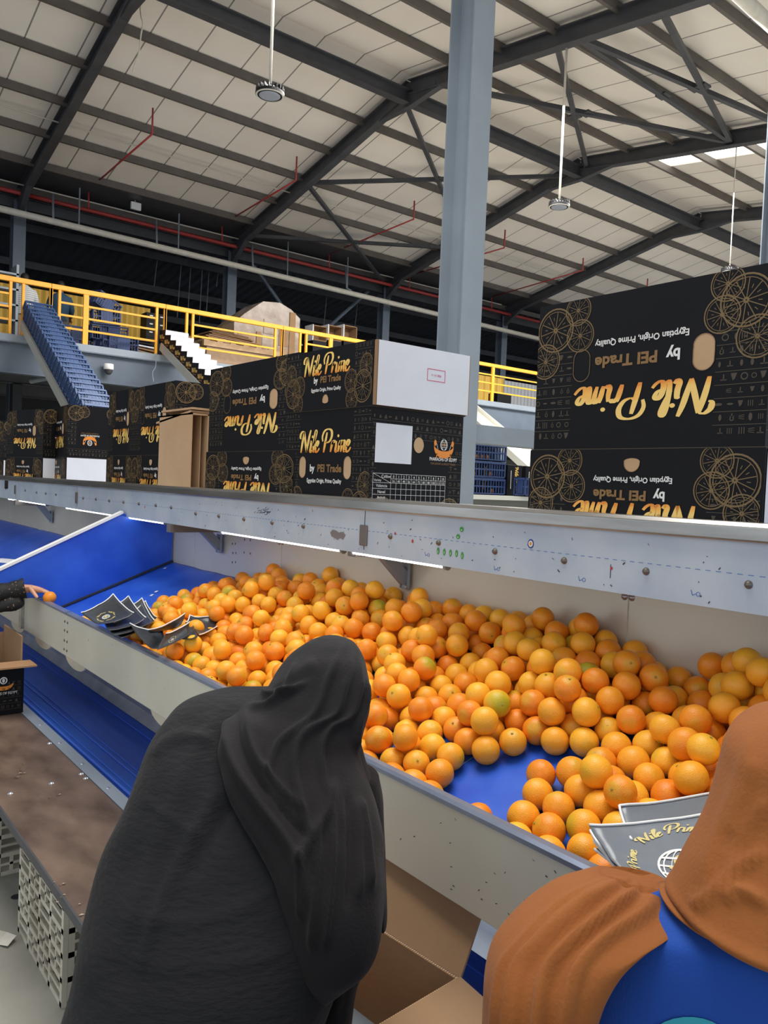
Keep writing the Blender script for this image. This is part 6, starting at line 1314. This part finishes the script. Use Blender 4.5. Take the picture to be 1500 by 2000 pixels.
# ---- two men on the mezzanine
def man(label, u, v_sh, z_sh, shirt, trousers, lean=0):
    base = onz(u, v_sh, ZD + z_sh); t = thing('person', label, 'person', (base.x, base.y, ZD), 0)
    # facing away from the viewer
    away = (Vector((base.x, base.y, 0)) - Vector((0, 0, 0))).normalized(); t.rotation_euler = (0, 0, math.atan2(away.y, away.x) - PI / 2)
    l = lean; J = [(0, 0, .92, .12), (0, l * .4, 1.12, .12), (0, l * .8, 1.32, .13), (0, l, 1.45, .055), (0, l + .03, 1.55, .06), (0, l + .05, 1.62, .085), (0, l + .05, 1.70, .075)]
    E = [(i, i + 1) for i in range(6)]
    for s_ in (-1, 1):
        b = len(J); J += [(s_ * .18, l, 1.38, .055), (s_ * .24, l + .06, 1.12, .042), (s_ * .22, l + .22, .95, .032)]; E += [(2, b), (b, b + 1), (b + 1, b + 2)]
        j, e = hand_chain(Vector((s_ * .22, l + .22, .95)), Vector((0, .7, -.5)), Vector((0, -.4, -.6)), s_, .4, 1.0, b + 2); J += j; E += e
        b = len(J); J += [(s_ * .09, 0, .86, .09), (s_ * .10, .02, .48, .062), (s_ * .10, 0, .08, .042), (s_ * .10, .13, .04, .035)]; E += [(0, b), (b, b + 1), (b + 1, b + 2), (b + 2, b + 3)]
    skin_mesh('body', J, E, SKIN2, t)
    def shell(name, prof, m, x0=0):
        mb = MB(); n = 28; vs = []
        for (z, rx, ry, dy) in prof:
            for k in range(n): q = 2 * PI * k / n; vs.append((x0 + rx * math.cos(q), dy + ry * math.sin(q), z))
        mb.add(vs, [(j * n + k, j * n + (k + 1) % n, (j + 1) * n + (k + 1) % n, (j + 1) * n + k) for j in range(len(prof) - 1) for k in range(n)]); mb.build(name, m, t, smooth=True)
    shell('shirt', [(.84, .19, .15, 0), (.95, .185, .145, l * .1), (1.15, .20, .15, l * .45), (1.30, .23, .155, l * .8), (1.40, .225, .13, l), (1.46, .13, .09, l), (1.50, .075, .07, l + .01)], shirt)
    for s_ in (-1, 1):
        mb = MB(); mb.tube([(s_ * .17, l, 1.40), (s_ * .22, l + .02, 1.28), (s_ * .255, l + .06, 1.12), (s_ * .235, l + .17, .99)], [.07, .07, .062, .05], 16); mb.build('sleeve', shirt, t, smooth=True)
        mb = MB(); mb.tube([(s_ * .08, 0, .95), (s_ * .10, .01, .75), (s_ * .105, .02, .45), (s_ * .105, 0, .08)], [.12, .105, .08, .07], 18); mb.build('trouser_leg', trousers, t, smooth=True)
    MB().lathe([(0, .105), (.05, .095), (.085, .05), (.092, 0), (.085, -.04)], M=Matrix.Translation((0, l + .035, 1.68)), n=20).build('hair', HAIR, t, smooth=True)
    return t
def stripes():
    m = mat('striped_shirt', (228, 228, 226), .8); nt = m.node_tree; b = nt.nodes['Principled BSDF']; L = nt.links.new
    tc = nt.nodes.new('ShaderNodeTexCoord'); sp = nt.nodes.new('ShaderNodeSeparateXYZ'); L(tc.outputs['Object'], sp.inputs[0])
    mu = nt.nodes.new('ShaderNodeMath'); mu.operation = 'MULTIPLY'; mu.inputs[1].default_value = 22; L(sp.outputs['Z'], mu.inputs[0]); fr = nt.nodes.new('ShaderNodeMath'); fr.operation = 'FRACT'; L(mu.outputs[0], fr.inputs[0])
    lt = nt.nodes.new('ShaderNodeMath'); lt.operation = 'LESS_THAN'; lt.inputs[1].default_value = .3; L(fr.outputs[0], lt.inputs[0])
    x = nt.nodes.new('ShaderNodeMix'); x.data_type = 'RGBA'; L(lt.outputs[0], x.inputs['Factor']); x.inputs['A'].default_value = (*lin((228, 228, 226)), 1); x.inputs['B'].default_value = (*lin((170, 172, 178)), 1); L(x.outputs['Result'], b.inputs['Base Color']); return m
man('man in a white striped long-sleeved shirt standing on the mezzanine behind the rail', 48, 566, 1.40, stripes(), mat('beige_trousers', (150, 126, 100), .8))
man('man in a dark blue shirt on the mezzanine right of the crate chute', 118, 582, 1.38, mat('dark_blue_shirt', (44, 78, 102), .8), mat('grey_trousers', (110, 104, 98), .8))
# ================================================================ OPEN CARTON THE PERSON IS PACKING
Rc = onz(898, 1912, .60); Ac = onz(745, 1815, .60); Bc = onz(790, 2000, .60)
dA = (Ac - Rc).normalized(); dB = Vector((-dA.y, dA.x, 0)); dB = dB if dB.dot(Bc - Rc) > 0 else -dB
M_ = Matrix((dA, dB, Vector((0, 0, 1)))).transposed().to_4x4(); M_.translation = Vector((Rc.x, Rc.y, .352))
t = thing('open_carton', 'open kraft carton being packed on the low conveyor below the person in black', 'carton', M=M_)
LA, LB, HC, th = .46, .34, .248, .007
def wl(nm, lo, hi, m=KRAFT): return MB().box(lo, hi).build(nm, m, t)
wl('carton_wall', (0, 0, 0), (LA, th, HC)); wl('carton_wall', (0, LB - th, 0), (LA, LB, HC)); wl('carton_wall', (0, th, 0), (th, LB - th, HC)); wl('carton_wall', (LA - th, th, 0), (LA, LB - th, HC)); wl('carton_floor', (th, th, 0), (LA - th, LB - th, .01))
# fluted rim edge
rsm = MB()
for k in range(int(LA / .006)): rsm.box((k * .006, .001, HC), (k * .006 + .003, th - .001, HC + .0012))
for k in range(int(LB / .006)): rsm.box((.001, k * .006, HC), (th - .001, k * .006 + .003, HC + .0012))
rsm.build('fluted_edge', mat('fluted_edge', (206, 176, 140), .8), t)
def flap(o, ax, up_, ln, wd, hole=None):
    o, ax, up_ = Vector(o), Vector(ax).normalized(), Vector(up_).normalized(); nrm = ax.cross(up_).normalized()
    poly = [(0, 0), (ln, 0), (ln - .015, wd), (.015, wd)]
    if hole:
        cx, cy, rx, ry = hole; hl = [(cx + rx * math.cos(-2 * PI * k / 20 - PI / 2), cy + ry * math.sin(-2 * PI * k / 20 - PI / 2)) for k in range(21)]
        poly = [(0, 0), (cx, 0)] + hl + [(cx, 0), (ln, 0), (ln - .015, wd), (.015, wd)]
    return MB().prism(poly, o, ax, up_, nrm * .006)
Mi = M_.inverted()
tip = Mi.to_3x3() @ Vector((.55, 0, .85))
flap((0, -.001, HC), (1, 0, 0), tip - Vector((tip.x, 0, 0)), LA, .25, (.33, .06, .022, .035)).build('flap', KRAFT, t)
flap((0, 0, HC), (0, 1, 0), (-.96, 0, -.12), LB, .22).build('flap', KRAFT, t)
flap((LA, 0, HC), (0, 1, 0), (.9, 0, .5), LB, .2).build('flap', KRAFT, t)
for k, (a, b, z) in enumerate(((.30, .22, .045), (.22, .28, .045), (.37, .17, .045), (.36, .27, .05), (.14, .24, .045), (.28, .13, .045))):
    p = M_ @ Vector((a, b, z)); o = MAST[k % 3].copy(); C.objects.link(o); o.matrix_world = Matrix.Translation(p) @ Matrix.Rotation(k * 1.1, 4, 'X')
    c_ = MK[k % 3][0].copy(); C.objects.link(c_); c_.parent = o
    tag(o, 'orange packed inside the open kraft carton below the person in black', 'orange', 'oranges packed in the open carton')
# ================================================================ BAGS
BAG = mat('grey_plastic_bag', (118, 124, 132), .3, var=.06, scale=4, spec=.6, bump=.25, bscale=9); BAGD = mat('dark_grey_plastic_bag', (52, 56, 62), .32, var=.08, scale=5, spec=.6, bump=.25, bscale=12)
BAGI = mat('pale_bag_inside', (150, 156, 166), .4)
PALEG = mat('pale_gold_print', (214, 196, 130), .5)
def bag(label, c, m, group=None, curl=.012, hems=('t',), n=16, prints=None, wob=.004, seed=1, inside=None):
    """c: four 3d corners: bl, br, tr, tl"""
    bl, br, tr_, tl = [Vector(p) for p in c]; nrm = (br - bl).cross(tl - bl).normalized(); nrm = nrm if nrm.z > 0 else -nrm
    o3 = (bl + br + tr_ + tl) / 4
    def S(s, q, off=0):
        p = bl.lerp(br, s).lerp(tl.lerp(tr_, s), q)
        e = (abs(2 * s - 1) ** 3 + abs(2 * q - 1) ** 3) * curl - curl * .3
        w_ = noise.noise(Vector((s * 2.3 + seed, q * 2.3, seed))) * wob + noise.noise(Vector((s * 7 + seed, q * 7, seed))) * wob * .25
        return p + nrm * (e + w_ + off) - o3
    t = thing('plastic_bag', label, 'bag', o3, 0, group)
    mb = MB(); vs = []; fs = []
    for side, off in ((0, 0), (1, -.0022)):
        for j in range(n + 1):
            for i in range(n + 1): vs.append(S(i / n, j / n, off))
    N = (n + 1) ** 2
    for j in range(n):
        for i in range(n):
            q = j * (n + 1) + i; fs.append((q, q + 1, q + n + 2, q + n + 1)); fs.append((N + q, N + q + n + 1, N + q + n + 2, N + q + 1))
    ring = [i for i in range(n + 1)] + [(j * (n + 1) + n) for j in range(1, n + 1)] + [n * (n + 1) + i for i in range(n - 1, -1, -1)] + [j * (n + 1) for j in range(n - 1, 0, -1)]
    for k in range(len(ring)): a, b = ring[k], ring[(k + 1) % len(ring)]; fs.append((a, a + N, b + N, b))
    mb.add(vs, fs); bs_ = mb.build('bag_sheet', m, t, smooth=True)
    for h in hems:
        P = {'t': [S(i / n, 1, .001) for i in range(n + 1)], 'b': [S(i / n, 0, .001) for i in range(n + 1)], 'l': [S(0, i / n, .001) for i in range(n + 1)], 'r': [S(1, i / n, .001) for i in range(n + 1)]}[h]
        MB().tube(P, .0026, 6).build('white_hem', WHITE, bs_, smooth=True)
    if prints:
        cs, cq, R_ = prints; W_ = (br - bl).length; H_ = (tl - bl).length
        fn = lambda a, b: S(cs + a / W_, cq + b / H_, .0016)
        g = MB(); ring2d(g, fn, 0, 0, R_ * .29, R_ * .325, 28)
        for k in (.35, .75): ring2d(g, lambda a, b: fn(a * k, b), 0, 0, R_ * .29, R_ * .32, 24)
        for d in (-.15, 0, .15): hw = R_ * math.sqrt(max(0, .305 ** 2 - d * d)); line2d(g, fn, (-hw, d * R_), (hw, d * R_), R_ * .035)
        g.build('globe_emblem', INKW, bs_)
        g = MB(); line2d(g, fn, (-.06 * R_, -.2 * R_), (.07 * R_, .22 * R_), .05 * R_); ring2d(g, fn, .02 * R_, .12 * R_, .06 * R_, .10 * R_, 12); line2d(g, fn, (-.14 * R_, -.02 * R_), (.12 * R_, .0), .05 * R_)
        for k in range(4):
            a0 = PI / 2 + k * PI / 2 + .2
            def arc(x, y, a0=a0): r_ = R_ * .72 + y; q = a0 - x / (R_ * .72); return fn(r_ * math.cos(q), r_ * math.sin(q))
            put = MB(); nile_prime(g, arc, 0, 0, R_ * .92, R_ * .17, k=3)
        g.build('ring_lettering', PALEG, bs_)
    return t
def P_(u, v, z): return onz(u, v, z)
bag('top grey plastic bag with globe print and ring lettering beside the brown headscarf', [P_(1215, 1712, 1.005), P_(1440, 1790, .99), P_(1500, 1580, 1.06), P_(1150, 1626, 1.03)], BAG, 'grey bags at lower right', curl=.010, prints=(.50, .36, .085), wob=.005)
bag('second grey plastic bag lying behind the printed one at right, over the oranges', [P_(1232, 1650, 1.02), P_(1450, 1640, 1.02), P_(1470, 1540, 1.045), P_(1208, 1584, 1.04)], BAG, 'grey bags at lower right', curl=.006, hems=('t', 'l'), seed=4)
for k in range(6):
    dz = -.008 - .006 * k
    bag('grey plastic bag in the stack under the printed bag, %s below it' % ORD[k], [P_(1212 + 5 * k, 1716 - 2 * k, .995 + dz), P_(1420, 1790, .985 + dz), P_(1480, 1620, 1.03 + dz), P_(1152 + 4 * k, 1634 + 9 * k, 1.015 + dz)], BAGD if k % 2 else BAG, 'grey bags at lower right', curl=.008, hems=('l',), seed=10 + k, n=10)
sb = [([(196, 1226), (262, 1206), (222, 1168), (160, 1204)], 1.04, 'leftmost small dark bag, with the globe print, on the rim', (.42, .45, .052)),
      ([(212, 1240), (286, 1216), (252, 1172), (196, 1200)], 1.025, 'second small dark bag, half under the leftmost one', None),
      ([(222, 1250), (302, 1220), (278, 1176), (205, 1216)], 1.015, 'third small dark bag, with its curled tip by the oranges', None),
      ([(236, 1256), (306, 1214), (284, 1182), (222, 1226)], 1.005, 'lowest small dark bag of the left group', None)]
for k, (c, z, lab, pr_) in enumerate(sb):
    bag(lab, [P_(*c[0], z - .03), P_(*c[1], z), P_(*c[2], z + .03), P_(*c[3], z - .01)], BAGD, 'small dark bags near the left rim', curl=.012, hems=('t', 'r'), prints=pr_, seed=20 + k, n=12)
sb2 = [([(296, 1274), (330, 1262), (318, 1240), (254, 1226)], 1.0, 'small dark bag drooping over the rim, left one of the right group', None, BAGD),
       ([(300, 1236), (352, 1228), (362, 1206), (290, 1240)], 1.04, 'small dark bag behind, with a straight white hem', None, BAGD),
       ([(302, 1276), (368, 1244), (366, 1222), (320, 1244)], 1.03, 'small dark bag folded over to show its globe print', (.45, .45, .045), BAGD),
       ([(350, 1252), (388, 1250), (372, 1208), (364, 1222)], 1.03, 'small dark bag with its corner standing up', None, BAGD),
       ([(388, 1248), (438, 1218), (420, 1208), (370, 1210)], 1.03, 'rightmost small bag with a long white hem lying on the oranges', None, BAGD)]
for k, (c, z, lab, pr_, m_) in enumerate(sb2):
    bag(lab, [P_(*c[0], z - .02), P_(*c[1], z - .01), P_(*c[2], z + .02), P_(*c[3], z + .01)], m_, 'small dark bags near the left rim', curl=.010, hems=('t', 'b') if k > 3 else ('t',), prints=pr_, seed=30 + k, n=12)
